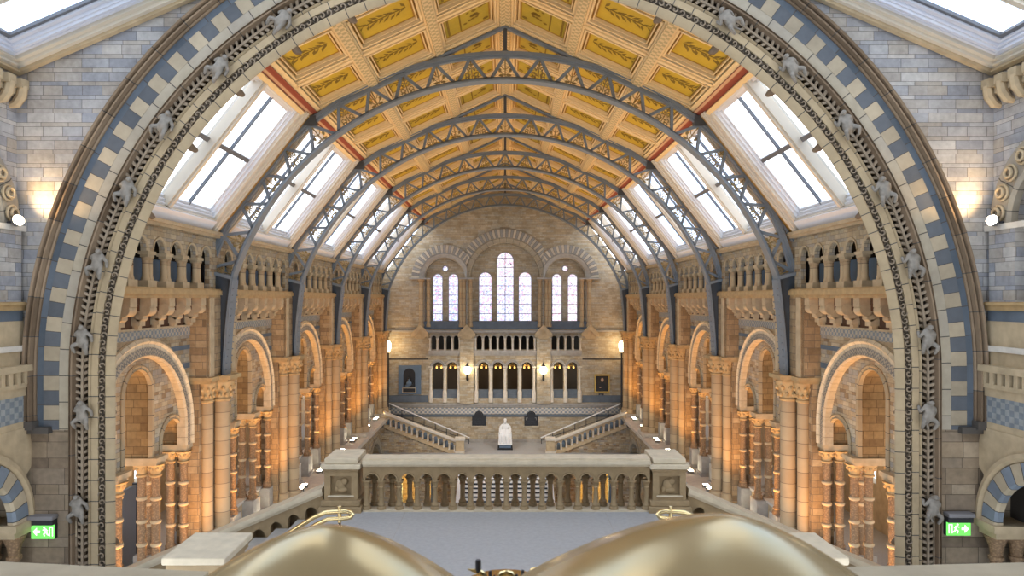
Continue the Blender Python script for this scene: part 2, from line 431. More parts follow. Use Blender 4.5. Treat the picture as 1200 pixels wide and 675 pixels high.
ring('hood_mould', [(559 * K, 13.01), (559 * K, 12.86), (557.5 * K, 12.78), (555.5 * K, 12.80), (554.5 * K, 12.92), (553.3 * K, 12.92), (552.5 * K, 12.82), (550.5 * K, 12.82), (549.5 * K, 12.94), (548.5 * K, 12.90), (547 * K, 12.93), (547 * K, 13.01)], zh, 'hoodring')
ring('blue_border', [(547 * K, 13.01), (547 * K, 12.965), (539 * K, 12.965), (539 * K, 13.01)], zv, 'bluering')
ring('chequered_voussoir_band', [(539 * K, 13.01), (539 * K, 12.95), (521 * K, 12.95), (521 * K, 13.01)], zv, 'alt')
ring('cream_voussoir_band', [(521 * K, 13.01), (521 * K, 12.955), (507 * K, 12.955), (507 * K, 13.01)], zv, 'creamring')
ring('edge_roll', [(508 * K, 13.02), (508 * K, 12.92), (507.2 * K, 12.88), (506.2 * K, 12.95), (505.2 * K, 12.88), (503.6 * K, 12.89), (502.5 * K, 12.97), (502.5 * K, 13.3), (508 * K, 13.3)], -9, 'hoodring')
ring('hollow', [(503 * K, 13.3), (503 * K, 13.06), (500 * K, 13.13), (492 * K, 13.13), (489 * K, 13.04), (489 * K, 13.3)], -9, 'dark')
ring('inner_roll', [(489.5 * K, 13.3), (489.5 * K, 13.02), (487.5 * K, 12.97), (485.5 * K, 13.01), (485 * K, 13.3)], -9, 'tanring')
ring('outer_fillet', [(485 * K, 13.35), (485 * K, 13.0), (477 * K, 13.0), (477 * K, 13.35)], -9, 'tanring')
ring('scroll_band', [(477 * K, 13.35), (477 * K, 13.05), (475 * K, 13.02), (471 * K, 13.02), (469 * K, 13.05), (469 * K, 13.35)], -9, 'scroll')
ring('inner_fillet', [(469 * K, 13.35), (469 * K, 13.0), (467 * K, 12.97), (459 * K, 13.0), (457.5 * K, 13.03), (8.28, 14.25), (8.25, 14.35), (8.6, 14.35), (8.6, 13.35)], -9, 'tanring')
bm = B()
for s in (-1, 1):
    box(bm, min(s * 8.86, s * 9.12), max(s * 8.86, s * 9.12), 12.78, 13.0, zh - .16, zh)
    box(bm, min(s * 8.6, s * 9.16), max(s * 8.6, s * 9.16), 12.84, 13.0, zh - .24, zh - .12)
part('hood_stop', bm, 'hoodring', wf)
def on_arch(u, r):
    """point at arc length u from the left springing (negative: on the left leg), with tangent and inward normal"""
    L = pi * r
    if u < 0: return (-r, ZA + u), (0, 1), (1, 0)
    if u > L: return (r, ZA - (u - L)), (0, -1), (-1, 0)
    t = u / r
    return (-r * cos(t), ZA + r * sin(t)), (sin(t), cos(t)), (cos(t), -sin(t))
# the leaf ribs that cross the hollow, two slanting rows around a stem
bm = B(); r0 = 496 * K; u = -4.6
while u < pi * r0 + 4.6:
    p, t, n = on_arch(u, r0)
    for sgn in (-1, 1):
        a = (p[0] + n[0] * sgn * .012, p[1] + n[1] * sgn * .012); w = .098
        b = (p[0] + n[0] * sgn * w * 1.2 + t[0] * .05 * (1 if u < pi * r0 / 2 else -1), p[1] + n[1] * sgn * w * 1.2 + t[1] * .05 * (1 if u < pi * r0 / 2 else -1))
        bar(bm, (a[0], 13.05, a[1]), (b[0], 13.0, b[1]), .05, .05)
    u += .125
part('leaf_rib', bm, 'ribstone', wf)['kind'] = 'stuff'
bm = B(); archsweep(bm, [(r0 + .022, 13.0), (r0 - .022, 13.0), (r0 - .022, 13.16), (r0 + .022, 13.16)], 0, ZA, -9, front, 72)
part('leaf_stem', bm, 'ribstone', wf)
# relief curls on the scroll band
bm = B(); r1 = 473 * K; u = -4.6; k = 0
while u < pi * r1 + 4.6:
    p, t, n = on_arch(u, r1); sg = 1 if k % 2 else -1
    pts = []
    for i in range(11):
        q = i / 10; ang = q * 5.2; rr = .068 * (1 - .75 * q)
        ca, sa = rr * cos(ang) * sg, rr * sin(ang)
        pts.append((p[0] + n[0] * ca + t[0] * sa, 13.0, p[1] + n[1] * ca + t[1] * sa))
    tube(bm, pts, .014, 5); u += .145; k += 1
part('scroll_carving', bm, 'ribstone', wf)['kind'] = 'stuff'
# climbing carved monkeys on the hollow and small beasts on the inner edge
mv = [(0, 0, 0), (0, -.03, .1), (0, -.06, .2), (0, -.03, .28), (.02, -.16, .31), (-.09, -.05, .2), (-.15, .0, .12), (-.13, .06, .24), (.09, -.05, .2), (.15, 0, .14), (.14, .06, .02), (-.08, -.04, -.02), (-.14, -.12, -.06), (-.12, -.02, -.2), (.08, -.04, -.02), (.13, -.12, -.08), (.1, -.02, -.22), (0, .03, -.1), (.05, .05, -.22)]
me_ = [(0, 1), (1, 2), (2, 3), (3, 4), (2, 5), (5, 6), (6, 7), (2, 8), (8, 9), (9, 10), (0, 11), (11, 12), (12, 13), (0, 14), (14, 15), (15, 16), (0, 17), (17, 18)]
mr = [.085, .085, .075, .05, .055, .04, .035, .03, .04, .035, .03, .05, .042, .03, .05, .042, .03, .025, .018]
monkey = skinmesh('carved_monkey', mv, me_, mr, 'monkey')
beast = skinmesh('carved_beast', [(0, 0, 0), (0, -.1, .06), (0, -.2, .1), (0, -.26, .02), (.07, -.06, -.06), (-.07, -.06, -.06), (0, .05, -.12)], [(0, 1), (1, 2), (2, 3), (0, 4), (0, 5), (0, 6)], [.08, .075, .07, .04, .035, .035, .05], 'carvedbrown')
rm_ = 495 * K
def place(name, me, parent, pos, rot=(0, 0, 0), sc=1.0):
    o = bpy.data.objects.new(name, me); COL.objects.link(o); o.parent = parent
    b = parent['_b'] if '_b' in parent else (0, 0, 0)
    o.location = (pos[0] - b[0], pos[1] - b[1], pos[2] - b[2]); o.rotation_euler = rot
    o.scale = sc if isinstance(sc, (tuple, list)) else (sc,) * 3
    return o
for s in (-1, 1):
    for (x, y) in ((92, 600), (97, 490), (97, 402), (114, 313), (147, 228), (190, 150), (254, 83), (327, 27)):
        X = px(x, 12.9) * (1 if s < 0 else -1); Z = pz(y, 12.9)
        a = atan2(Z - ZA, abs(X)) if Z > ZA else 0
        place('carved_monkey', monkey, wf, (X, 12.9, Z), (0, -s * -a * .9 if s < 0 else a * .9 * -1, 0) if False else (0, (a if s < 0 else -a) * .85, 0), 1.0)
    for (x, y) in ((136, 630), (131, 560), (133, 478), (133, 392), (152, 305), (178, 250), (228, 172), (283, 107), (350, 58), (415, 22)):
        X = px(x, 13.3) * (1 if s < 0 else -1); Z = pz(y, 13.3)
        a = atan2(Z - ZA, abs(X)) if Z > ZA else 0
        place('carved_beast', beast, wf, (X * 1.0, 13.25, Z), (0, (a if s < 0 else -a), (-1.2 if s < 0 else 1.2)), 1.05)

# ================================================================== near hall: side walls, roof, upper floor
for s, nm, wh in ((-1, 'wall_west', 'left'), (1, 'wall_east', 'right')):
    sd = side(s)
    w = thing(nm, 'narrow slice of near side wall at the far %s edge, with arched niche, ledges and blue bands' % wh, 'wall', (s * 9.3, 10, -6), kind='structure')
    bm = B(); plate(bm, [rect(5, 13.0, -1.3, 4.4), archloop(11.4, 1.4, 1.08, -.05, 24)], sd, 9.3, 9.9); part('brickwork', bm, 'gable', w)
    bm = B(); box(bm, min(s * 9.9, s * 10.0), max(s * 9.9, s * 10.0), 5, 13, -6, 4.4); part('niche_backing', bm, 'hall', w)
    bm = B(); archsweep(bm, [(1.62, 9.3), (1.62, 9.24), (1.5, 9.2), (1.2, 9.24), (1.14, 9.2), (1.06, 9.24), (1.06, 9.36), (1.62, 9.36)], 11.4, 1.4, 1.38, sd, 32); part('arch_moulding', bm, 'creamring', w)
    for i in range(11):
        t = pi * (i + .5) / 11; bm = B()
        for rr, dd in ((.14, 0), (.085, .05)):
            c = (s * (9.2 - dd), 11.4 - 1.36 * cos(t), 1.4 + 1.36 * sin(t))
            tube(bm, [(c[0], c[1] + rr * cos(q * 2 * pi / 12), c[2] + rr * sin(q * 2 * pi / 12)) for q in range(13)], .028, 6)
        part('roundel', bm, 'stone', w)
    bm = B(); box(bm, *sorted((s * 9.12, s * 9.35)), 9.5, 13, 1.27, 1.38); part('ledge', bm, 'palestone', w)
    # projecting pier below the arch
    bm = B(); box(bm, *sorted((s * 9.14, s * 9.4)), 12.25, 12.9, -.1, 1.27); part('springer', bm, 'gable', w)
    bm = B(); box(bm, *sorted((s * 9.08, s * 9.4)), 9.5, 12.93, -.22, -.06); box(bm, *sorted((s * 9.03, s * 9.4)), 9.5, 12.96, -.12, -.07); part('ledge', bm, 'warmstone', w)
    bm = B(); box(bm, *sorted((s * 9.13, s * 9.4)), 9.5, 12.92, -.42, -.22); part('blue_course', bm, 'bluestone', w)
    bm = B(); box(bm, *sorted((s * 9.12, s * 9.4)), 9.5, 12.93, -.9, -.42); part('cream_course', bm, 'stone', w)
    bm = B(); box(bm, *sorted((s * 9.04, s * 9.4)), 9.5, 12.96, -.98, -.88); part('ledge', bm, 'palestone', w)
    bm = B(); box(bm, *sorted((s * 9.1, s * 9.4)), 9.5, 12.94, -1.28, -.98); part('cream_course', bm, 'stone', w)
    bm = B(); box(bm, *sorted((s * 8.93, s * 9.4)), 9.5, 12.97, -1.36, -1.24); box(bm, *sorted((s * 8.98, s * 9.4)), 9.5, 12.94, -1.66, -1.58)
    y = 12.85
    while y > 9.6: box(bm, *sorted((s * 8.97, s * 9.4)), y - .09, y, -1.6, -1.3); y -= .2
    part('dentil_cornice', bm, 'stone', w)
    bm = B(); box(bm, *sorted((s * 9.02, s * 9.4)), 9.5, 12.9, -1.82, -1.66); box(bm, *sorted((s * 9.02, s * 9.4)), 9.5, 12.9, -2.42, -2.3); part('cream_course', bm, 'stone', w)
    bm = B(); box(bm, *sorted((s * 9.03, s * 9.4)), 9.5, 12.89, -2.3, -1.82); part('checker_band', bm, 'bigdiaper', w)
    bm = B(); plate(bm, [[(9.5, -4.15), (9.5, -2.42), (12.92, -2.42), (13.0, -2.9), (12.96, -3.2), (12.84, -3.3), (12.84, -4.15), (12.5, -4.15)] + [(11.5 + 1.0 * cos(pi * i / 24), -4.15 + 1.0 * sin(pi * i / 24)) for i in range(25)]], sd, 9.0, 9.08); part('arch_spandrel', bm, 'stone', w)
    bm = B(); archsweep(bm, [(1.5, 9.02), (1.5, 8.94), (1.42, 8.92), (1.36, 8.98), (1.36, 9.02)], 11.5, -4.15, -4.15, sd, 32); part('hood_mould', bm, 'stone', w)
    bm = B(); archsweep(bm, [(1.34, 9.02), (1.34, 8.96), (1.02, 8.96), (.98, 9.0), (.98, 9.1), (1.34, 9.1)], 11.5, -4.15, -4.15, sd, 32); part('striped_arch', bm, 'stripe', w)
    bm = B(); box(bm, *sorted((s * 8.9, s * 9.7)), 12.42, 12.98, -4.28, -4.15); box(bm, *sorted((s * 8.96, s * 9.6)), 12.46, 12.92, -4.4, -4.28); part('impost', bm, 'stone', w)
    for dd in (9.12, 9.5):
        bm = B(); lathe(bm, [(.1, -6), (.1, -4.86), (.13, -4.84), (.13, -4.78), (.1, -4.76), (.12, -4.6), (.2, -4.4)], s * dd, 12.68, 14); part('colonnette', bm, 'shaft', w)
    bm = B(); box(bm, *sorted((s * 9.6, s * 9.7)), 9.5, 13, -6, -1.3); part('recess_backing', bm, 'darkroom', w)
    # eaves corbels and cornice
    y = 12.9
    while y > 9:
        bm = B(); tube(bm, [(s * 9.34, y - .06, 3.62), (s * 9.2, y - .06, 3.66), (s * 9.1, y - .06, 3.8), (s * 9.06, y - .06, 4.0)], [.05, .085, .09, .08], 8)
        box(bm, *sorted((s * 9.02, s * 9.34)), y - .16, y + .04, 3.95, 4.12); part('eaves_corbel', bm, 'stone', w); y -= .34
    bm = B(); plate(bm, [rect(5, 12.95, 3.84, 4.1)] + [archloop(y - .23 - .34 * i, 3.84, .0, 3.8, 3)[:0] for i in range(0)], sd, 9.16, 9.35); part('corbel_course', bm, 'stone', w)
# gabled near roof with one great skylight on each slope; it rises from (9.3, 4.39) at 23 degrees
SL = .43; cs = 1 / sqrt(1 + SL * SL); sn = SL * cs
def nroof(s): return lambda a, t, n: (s * (9.3 - cs * t + sn * n), a, 4.39 + sn * t + cs * n)
rf = thing('ceiling_near', 'pitched near roof above the foreground with cream cornices, cut by skylights', 'ceiling', (0, 9, 5), kind='structure')
for s, wh, wn in ((-1, 'left', 1), (1, 'right', 2)):
    f = nroof(s)
    bm = B(); plate(bm, [rect(-3, 13.3, -.4, 10.2), rect(4.5, 12.5, .3, 9.2)], f, .02, .16); part('roof_board', bm, 'lilac', rf)
    for (y0, y1, n0, n1, mt) in ((12.66, 12.99, -.05, .05, 'creampaint'), (12.76, 12.985, -.11, -.05, 'creampaint'), (12.86, 12.98, -.17, -.11, 'stone')):
        bm = B(); plate(bm, [rect(y0, y1, .1, 10.15)], f, n0, n1); part('rake_cornice', bm, mt, rf)
    for (t0, t1, n0, n1, mt) in ((.0, .24, -.05, .05, 'creampaint'), (.0, .17, -.11, -.05, 'creampaint'), (.0, .1, -.17, -.11, 'stone')):
        bm = B(); plate(bm, [rect(5, 12.98, t0, t1)], f, n0, n1); part('eaves_cornice', bm, mt, rf)
    wd = thing('window_%d' % wn, 'sloping roof skylight in the top %s corner with a sky-tinted white frame' % wh, 'skylight', (s * 5, 9, 6.5), kind='structure')
    for o_, n0, n1 in ((0, .0, .07), (.1, .07, .13), (.2, .13, .19)):
        bm = B(); plate(bm, [rect(4.4, 12.62, .24, 9.3), rect(4.6 + o_, 12.56 - o_, .32 + o_ * .5, 9.1 - o_)], f, n0, n1); part('stepped_reveal', bm, 'lilac', wd)
    bm = B(); plate(bm, [rect(4.5, 12.4, .4, 9.0), rect(4.86, 12.29, .5, 8.85)], f, .17, .23); part('glazing_frame', bm, 'lead', wd)
    bm = B(); plate(bm, [rect(10.98, 11.2, .4, 8.95)], f, .03, .24); plate(bm, [rect(11.03, 11.15, .4, 8.95)], f, -.04, .03); part('mullion', bm, 'creampaint', wd)
    for (a0, a1) in ((4.8, 11.0), (11.18, 12.32)):
        bm = B(); plate(bm, [rect(a0, a1, .45, 8.9)], f, .2, .212); part('pane', bm, 'glass', wd)
# upper floor where the viewer stands, parapets, flight down to the landing
fl = thing('floor_upper', 'grey stone upper gallery floor at the viewpoint', 'floor', (0, 0, -2.3), kind='structure')
bm = B(); box(bm, -9.3, 9.3, -3, 3.1, -2.5, -2.2); part('slab', bm, 'floor', fl)
bm = B(); box(bm, -9.3, 9.3, -3.2, -3, -2.2, 8.8); part('rear_wall', bm, 'hall', fl)
for s, wh in ((-1, 'left'), (1, 'right')):
    t = thing('parapet', 'buff stone parapet top along the bottom %s edge of the view' % wh, 'parapet', (s * 5, 2.7, -2.2), 'upper floor parapets')
    for nm, mt, y0, y1, z0, z1 in (('coping', 'parapet', -.45, 0, -1.24, -1.15), ('coping_moulding', 'parapet', -.42, -.03, -1.30, -1.24), ('parapet_wall', 'balus', -.38, -.06, -2.2, -1.30)):
        xs = [1.25, 2.25, 9.2]
        bm = B(); rows = []
        for x in xs:
            yy = 2.885 + (x - 1.32) * (.115 if s < 0 else .06) + (0 if s < 0 else .035)
            if x > 3: yy = 3.05
            rows.append([bm.verts.new((s * x, yy + a, b)) for a, b in ((y0, z0), (y1, z0), (y1, z1), (y0, z1))])
        for A_, C_ in zip(rows, rows[1:]):
            for q_ in range(4): bm.faces.new((A_[q_], A_[(q_ + 1) % 4], C_[(q_ + 1) % 4], C_[q_]))
        bm.faces.new(rows[0]); bm.faces.new(rows[-1])
        part(nm, bm, mt, t)
st = thing('upper_stair_flight', 'grey stone steps leading down from the upper floor to the landing', 'stairs', (0, 5, -4.06))
for i in range(10):
    z1 = -2.2 - .186 * i; y0 = 3.1 + .485 * i
    bm = B(); box(bm, -3.2, 3.2, y0, y0 + .5, z1 - .186 - .12, z1 - .186); part('step', bm, 'floor', st)
lf = thing('floor_landing', 'grey speckled stone landing floor behind the balustrade', 'floor', (0, 10, -4.2), kind='structure')
bm = B(); box(bm, -3.55, 3.55, 7.95, 13.6, -4.3, -4.06); part('slab', bm, 'floor', lf)
bm = B()
for x in (-1.9, 1.9): box(bm, x - .006, x + .006, 8, 12.98, -4.062, -4.058)
part('paving_joint', bm, 'greystone', lf)

# ---- landing balustrade
XL, XR = px(425, 13), px(762, 13); NB = 16; pitch = (XR - XL) / NB
t = thing('landing_balustrade', 'long weathered stone balustrade with sixteen arches across the landing front', 'balustrade', (0, 13.2, -4.06))
bm = B(); box(bm, XL, XR, 12.95, 13.42, -3.15, -3.08); box(bm, XL, XR, 13.0, 13.36, -3.08, -3.045); part('handrail', bm, 'cap', t)
bm = B(); box(bm, XL, XR, 13.0, 13.42, -3.2, -3.13); part('rail_moulding', bm, 'cap', t)
zs = -3.47; ra = pitch * .37
for y0, y1, off, nm in ((13.03, 13.13, 0, 'front_arcade'), (13.27, 13.37, .5, 'rear_arcade')):
    bm = B(); poly = [(XL, -3.2), (XR, -3.2), (XR, zs)]
    cs_ = [XL + pitch * (i + .5 + off) for i in range(NB if not off else NB - 1)]
    for c in reversed(cs_): poly += [(c + ra * cos(pi * k / 12), zs + ra * sin(pi * k / 12)) for k in range(13)]
    poly += [(XL, zs)]
    plate(bm, [poly], front, y0, y1); part(nm, bm, 'balus', t)
    if not off:
        for c in cs_:
            bm = B(); archsweep(bm, [(ra + .03, 13.03), (ra + .03, 13.01), (ra, 13.015), (ra, 13.05)], c, zs, zs, front, 14); part('arch_moulding', bm, 'balus', t)
bprof = [(.085, -4.03), (.085, -3.99), (.07, -3.97), (.075, -3.94), (.05, -3.9), (.046, -3.62), (.06, -3.6), (.05, -3.58), (.075, -3.5), (.088, -3.49), (.088, zs)]
bm = B(); lathe(bm, bprof, 0, 0, 14); balu = mesh(bm, 'baluster', 'balus')
bm = B(); lathe(bm, bprof, 0, 0, 14); balu2 = mesh(bm, 'baluster', 'balus')
for i in range(NB + 1): place('baluster', balu, t, (XL + pitch * i + (.06 if i == 0 else -.06 if i == NB else 0), 13.08, 0))
for i in range(NB): place('rear_baluster', balu2, t, (XL + pitch * (i + .5), 13.32, 0))
for i in range(NB):
    bm = B(); lathe(bm, [(.045, 0), (.06, .01), (.03, .03), (.02, .04)], 0, 0, 12)
    for v in bm.verts: v.co = Vector((XL + pitch * (i + .5) + v.co.x, 13.27 - v.co.z, zs + .03 + v.co.y))
    part('boss', bm, 'balus', t)
bm = B(); box(bm, XL, XR, 12.99, 13.45, -4.06, -4.03); part('plinth', bm, 'cap', t)
for s, wh in ((-1, 'left'), (1, 'right')):
    t = thing('newel_post', 'square stone newel post with carved panel at the %s end of the landing balustrade' % wh, 'newel post', (s * 3.1, 13.4, -4.3), 'landing newel posts')
    c = s * 3.13
    def lay(nm, hw, y0, y1, z0, z1, mt):
        bm = B(); vs = box(bm, c - hw, c + hw, y0, y1, z0, z1)
        bmesh.ops.bevel(bm, geom=bm.edges[:], offset=.012, segments=1, affect='EDGES'); part(nm, bm, mt, t)
    lay('cap', .315, 13.0, 13.82, -3.15, -3.045, 'cap'); lay('cornice', .38, 12.94, 13.88, -3.245, -3.15, 'cap'); lay('necking', .34, 12.98, 13.84, -3.3, -3.245, 'balus')
    bm = B(); plate(bm, [rect(c - .315, c + .315, -3.84, -3.3), rect(c - .2, c + .2, -3.74, -3.38)], front, 13.0, 13.09); box(bm, c - .315, c + .315, 13.09, 13.82, -3.84, -3.3); ns_ = part('shaft', bm, 'balus', t)
    bm = B(); ball(bm, (c - .02, 13.07, -3.57), .1, 1, .35, 1.2); ball(bm, (c + .05, 13.06, -3.5), .07, 1, .4, 1); ball(bm, (c + .02, 13.06, -3.66), .08, 1.2, .35, .7); ball(bm, (c - .1, 13.06, -3.64), .05, .8, .4, 1.1); part('carved_beast_relief', bm, 'balus', ns_)
    lay('sill', .25, 12.97, 13.1, -3.78, -3.745, 'cap'); lay('base_moulding', .37, 12.95, 13.87, -3.95, -3.84, 'balus'); lay('plinth', .4, 12.9, 13.9, -4.3, -3.95, 'balus')
    # sloping balustrade down the side flight
    t = thing('stair_balustrade', 'stone balustrade with small arches sloping down to the %s from the newel' % wh, 'balustrade', (s * 6, 13.3, -6), 'side flight balustrades')
    g = .42
    def slope(x): return -3.62 - g * (abs(x) - 3.5)
    for nm, mt, y0, y1, h0, h1 in (('handrail', 'cap', 13.02, 13.5, -.09, .0), ('rail_moulding', 'cap', 13.07, 13.45, -.15, -.09), ('sloping_plinth', 'balus', 13.07, 13.45, -1.3, -.78)):
        bm = B(); vs = box(bm, min(s * 3.5, s * 9.3), max(s * 3.5, s * 9.3), y0, y1, 0, 1)
        for v in vs: v.co.z = slope(v.co.x) + (h1 if v.co.z > .5 else h0)
        part(nm, bm, mt, t)
    bm = B(); loops = [[(s * 3.5, slope(3.5) - .8), (s * 3.5, slope(3.5) - .15), (s * 9.3, slope(9.3) - .15), (s * 9.3, slope(9.3) - .8)]]
    for i in range(16):
        c = 3.72 + .335 * i
        if c > 9.1: break
        loops.append([(s * (c + .115 * cos(q)), slope(c) - .42 + .13 * sin(q)) for q in [pi * k / 10 for k in range(11)]] + [(s * (c - .115), slope(c) - .7), (s * (c + .115), slope(c) - .7)])
    plate(bm, loops, front, 13.1, 13.22); part('arcade', bm, 'balus', t)
    bm = B(); vs = box(bm, min(s * 3.5, s * 9.3), max(s * 3.5, s * 9.3), 13.36, 13.42, 0, 1)
    for v in vs: v.co.z = slope(v.co.x) + (-.15 if v.co.z > .5 else -.8)
    part('rear_panel', bm, 'balus', t)
    t = thing('side_stair_flight', 'dark side flight of steps dropping to the %s off the landing' % wh, 'stairs', (s * 6, 10.5, -6), 'side stair flights')
    for i in range(14):
        x0 = 3.55 + .41 * i; bm = B(); box(bm, *sorted((s * x0, s * (x0 + .43))), 8.9, 13.08, -4.06 - .172 * (i + 1) - .25, -4.06 - .172 * (i + 1)); part('step', bm, 'greystone', t)
    t = thing('stair_pier', 'flat pale stone pier cap rising beside the %s bronze dome' % wh, 'pier', (s * 3.66, 8.4, -4.3), 'near stair piers')
    c = s * 3.66
    for nm, hw, y0, y1, z0, z1, mt in (('cap', .375, 8.0, 8.88, -3.13, -3.04, 'cap'), ('necking', .34, 8.03, 8.84, -3.22, -3.13, 'balus'), ('shaft', .31, 8.08, 8.8, -4.3, -3.22, 'balus')):
        bm = B(); box(bm, c - hw, c + hw, y0, y1, z0, z1); bmesh.ops.bevel(bm, geom=bm.edges[:], offset=.012, segments=1, affect='EDGES'); part(nm, bm, mt, t)
    # brass hairpin handrail
    t = thing('brass_handrail', 'polished brass double handrail ending in a loop beside the %s newel' % wh, 'handrail', (s * 2.5, 10, -4.06), 'brass handrails')
    def q(x, y): return (-s * px(x, 10), 10, pz(y, 10))
    P = [q(250, 672), q(330, 630), q(368, 606), q(382, 600.5), q(405, 599), q(411, 600.5), q(413.5, 603), q(411, 606), q(404, 607.5), q(384, 608.5), q(370, 615), q(334, 638), q(254, 680)]
    bm = B(); tube(bm, P, .034, 10); part('rail', bm, 'brassrail', t)
    bm = B(); a = q(398, 599); b = q(398, 608)
    tube(bm, [(a[0], 10, a[2] + .07), (a[0], 10, b[2] - .05)], .03, 10); part('rail_clip', bm, 'brassrail', t)
    bm = B(); tube(bm, [(a[0], 10, b[2] - .05), (a[0], 10, b[2] - .22), (a[0], 10, -4.06)], [.02, .03, .03], 8); part('post', bm, 'steel', t)

# ---- the two burnished domes close to the camera
D = 1.2; kd = D / F
t = thing('bronze_sculpture', 'pair of large glossy golden bronze domes blurred in the near foreground', 'sculpture', (0, D, -2.2))
def dome(x, y, ro, ri, nm):
    bm = B(); cx_, zt = px(x, D), pz(y, D); rows = []
    N, A = 26, 56
    for i in range(N + 1):
        q = i / N; row = []
        for j in range(A):
            th = 2 * pi * j / A; out_ = cos(th) * (1 if x > 592 else -1)
            w = .5 + .5 * out_; r = (ro * w + ri * (1 - w)) * kd; ex = 1.55
            rad = q * r * 1.6
            row.append(bm.verts.new((cx_ + rad * cos(th), D + .02 + rad * sin(th) * .85, zt - 63 * kd * (q * 1.6) ** ex)))
        rows.append(row)
    top = bm.verts.new((cx_, D + .02, zt)) if False else None
    for A_, C_ in zip(rows, rows[1:]):
        for j in range(A): 
            try: bm.faces.new((A_[j], A_[(j + 1) % A], C_[(j + 1) % A], C_[j]))
            except ValueError: pass
    bmesh.ops.remove_doubles(bm, verts=bm.verts[:], dist=1e-5)
    bm.faces.new([v for v in bm.verts if False] or rows[-1][::-1]) if all(v.is_valid for v in rows[-1]) else None
    return part(nm, bm, 'dome', t)
dome(376, 621, 144, 138, 'dome'); dome(857, 609, 144, 190, 'dome')
D2 = 1.9; kq = D2 / 1.2
def knob(x, y, h, r):
    bm = B(); X, Z = px(x, D2), pz(y, D2); h *= kq; r *= kq
    lathe(bm, [(r * .9, Z - h), (r, Z - h + .002), (r, Z - .002), (r * .8, Z), (r * .3, Z + .0008)], X, D2, 14); part('dark_knob', bm, 'steel', t)
knob(560.5, 656, .022, .0052); knob(574.5, 669, .03, .0030); knob(612.5, 668, .03, .0030); knob(605.5, 673, .03, .0024); knob(579.5, 674, .02, .002)
def curl(P, r, nm='gilt_scroll'):
    bm = B(); tube(bm, [(px(x, D2), D2, pz(y, D2)) for x, y in P], [q * kq for q in r], 8); part(nm, bm, 'brassrail', t)
curl([(548, 667), (554, 668.5), (561, 669.5), (566, 673), (569, 680), (570, 690)], [.0008, .003, .005, .0055, .0055, .005])
curl([(583, 690), (584, 678), (588, 672.5), (593.5, 671), (599, 672.5), (603, 678), (604, 690)], [.005] * 7)
curl([(636, 665.5), (630, 666.5), (624, 669), (620.5, 675), (619.5, 690)], [.0012, .004, .0055, .0055, .005])
bm = B(); box(bm, -.42, .55, D - .3, D + .3, -.74, -.68); part('support_table_slab', bm, 'steel', t)
bm = B(); lathe(bm, [(.3, -2.2), (.3, -2.15), (.1, -2.05), (.1, -.8), (.25, -.74)], .05, D, 20); part('pedestal', bm, 'steel', t)
bm = B(); lathe(bm, [(.14, -2.2), (.12, -2.1), (.05, -2.0), (.05, -.95), (.12, -.84), (.12, -.8)], px(592, D2), D2, 20); part('scroll_base', bm, 'brassrail', t)

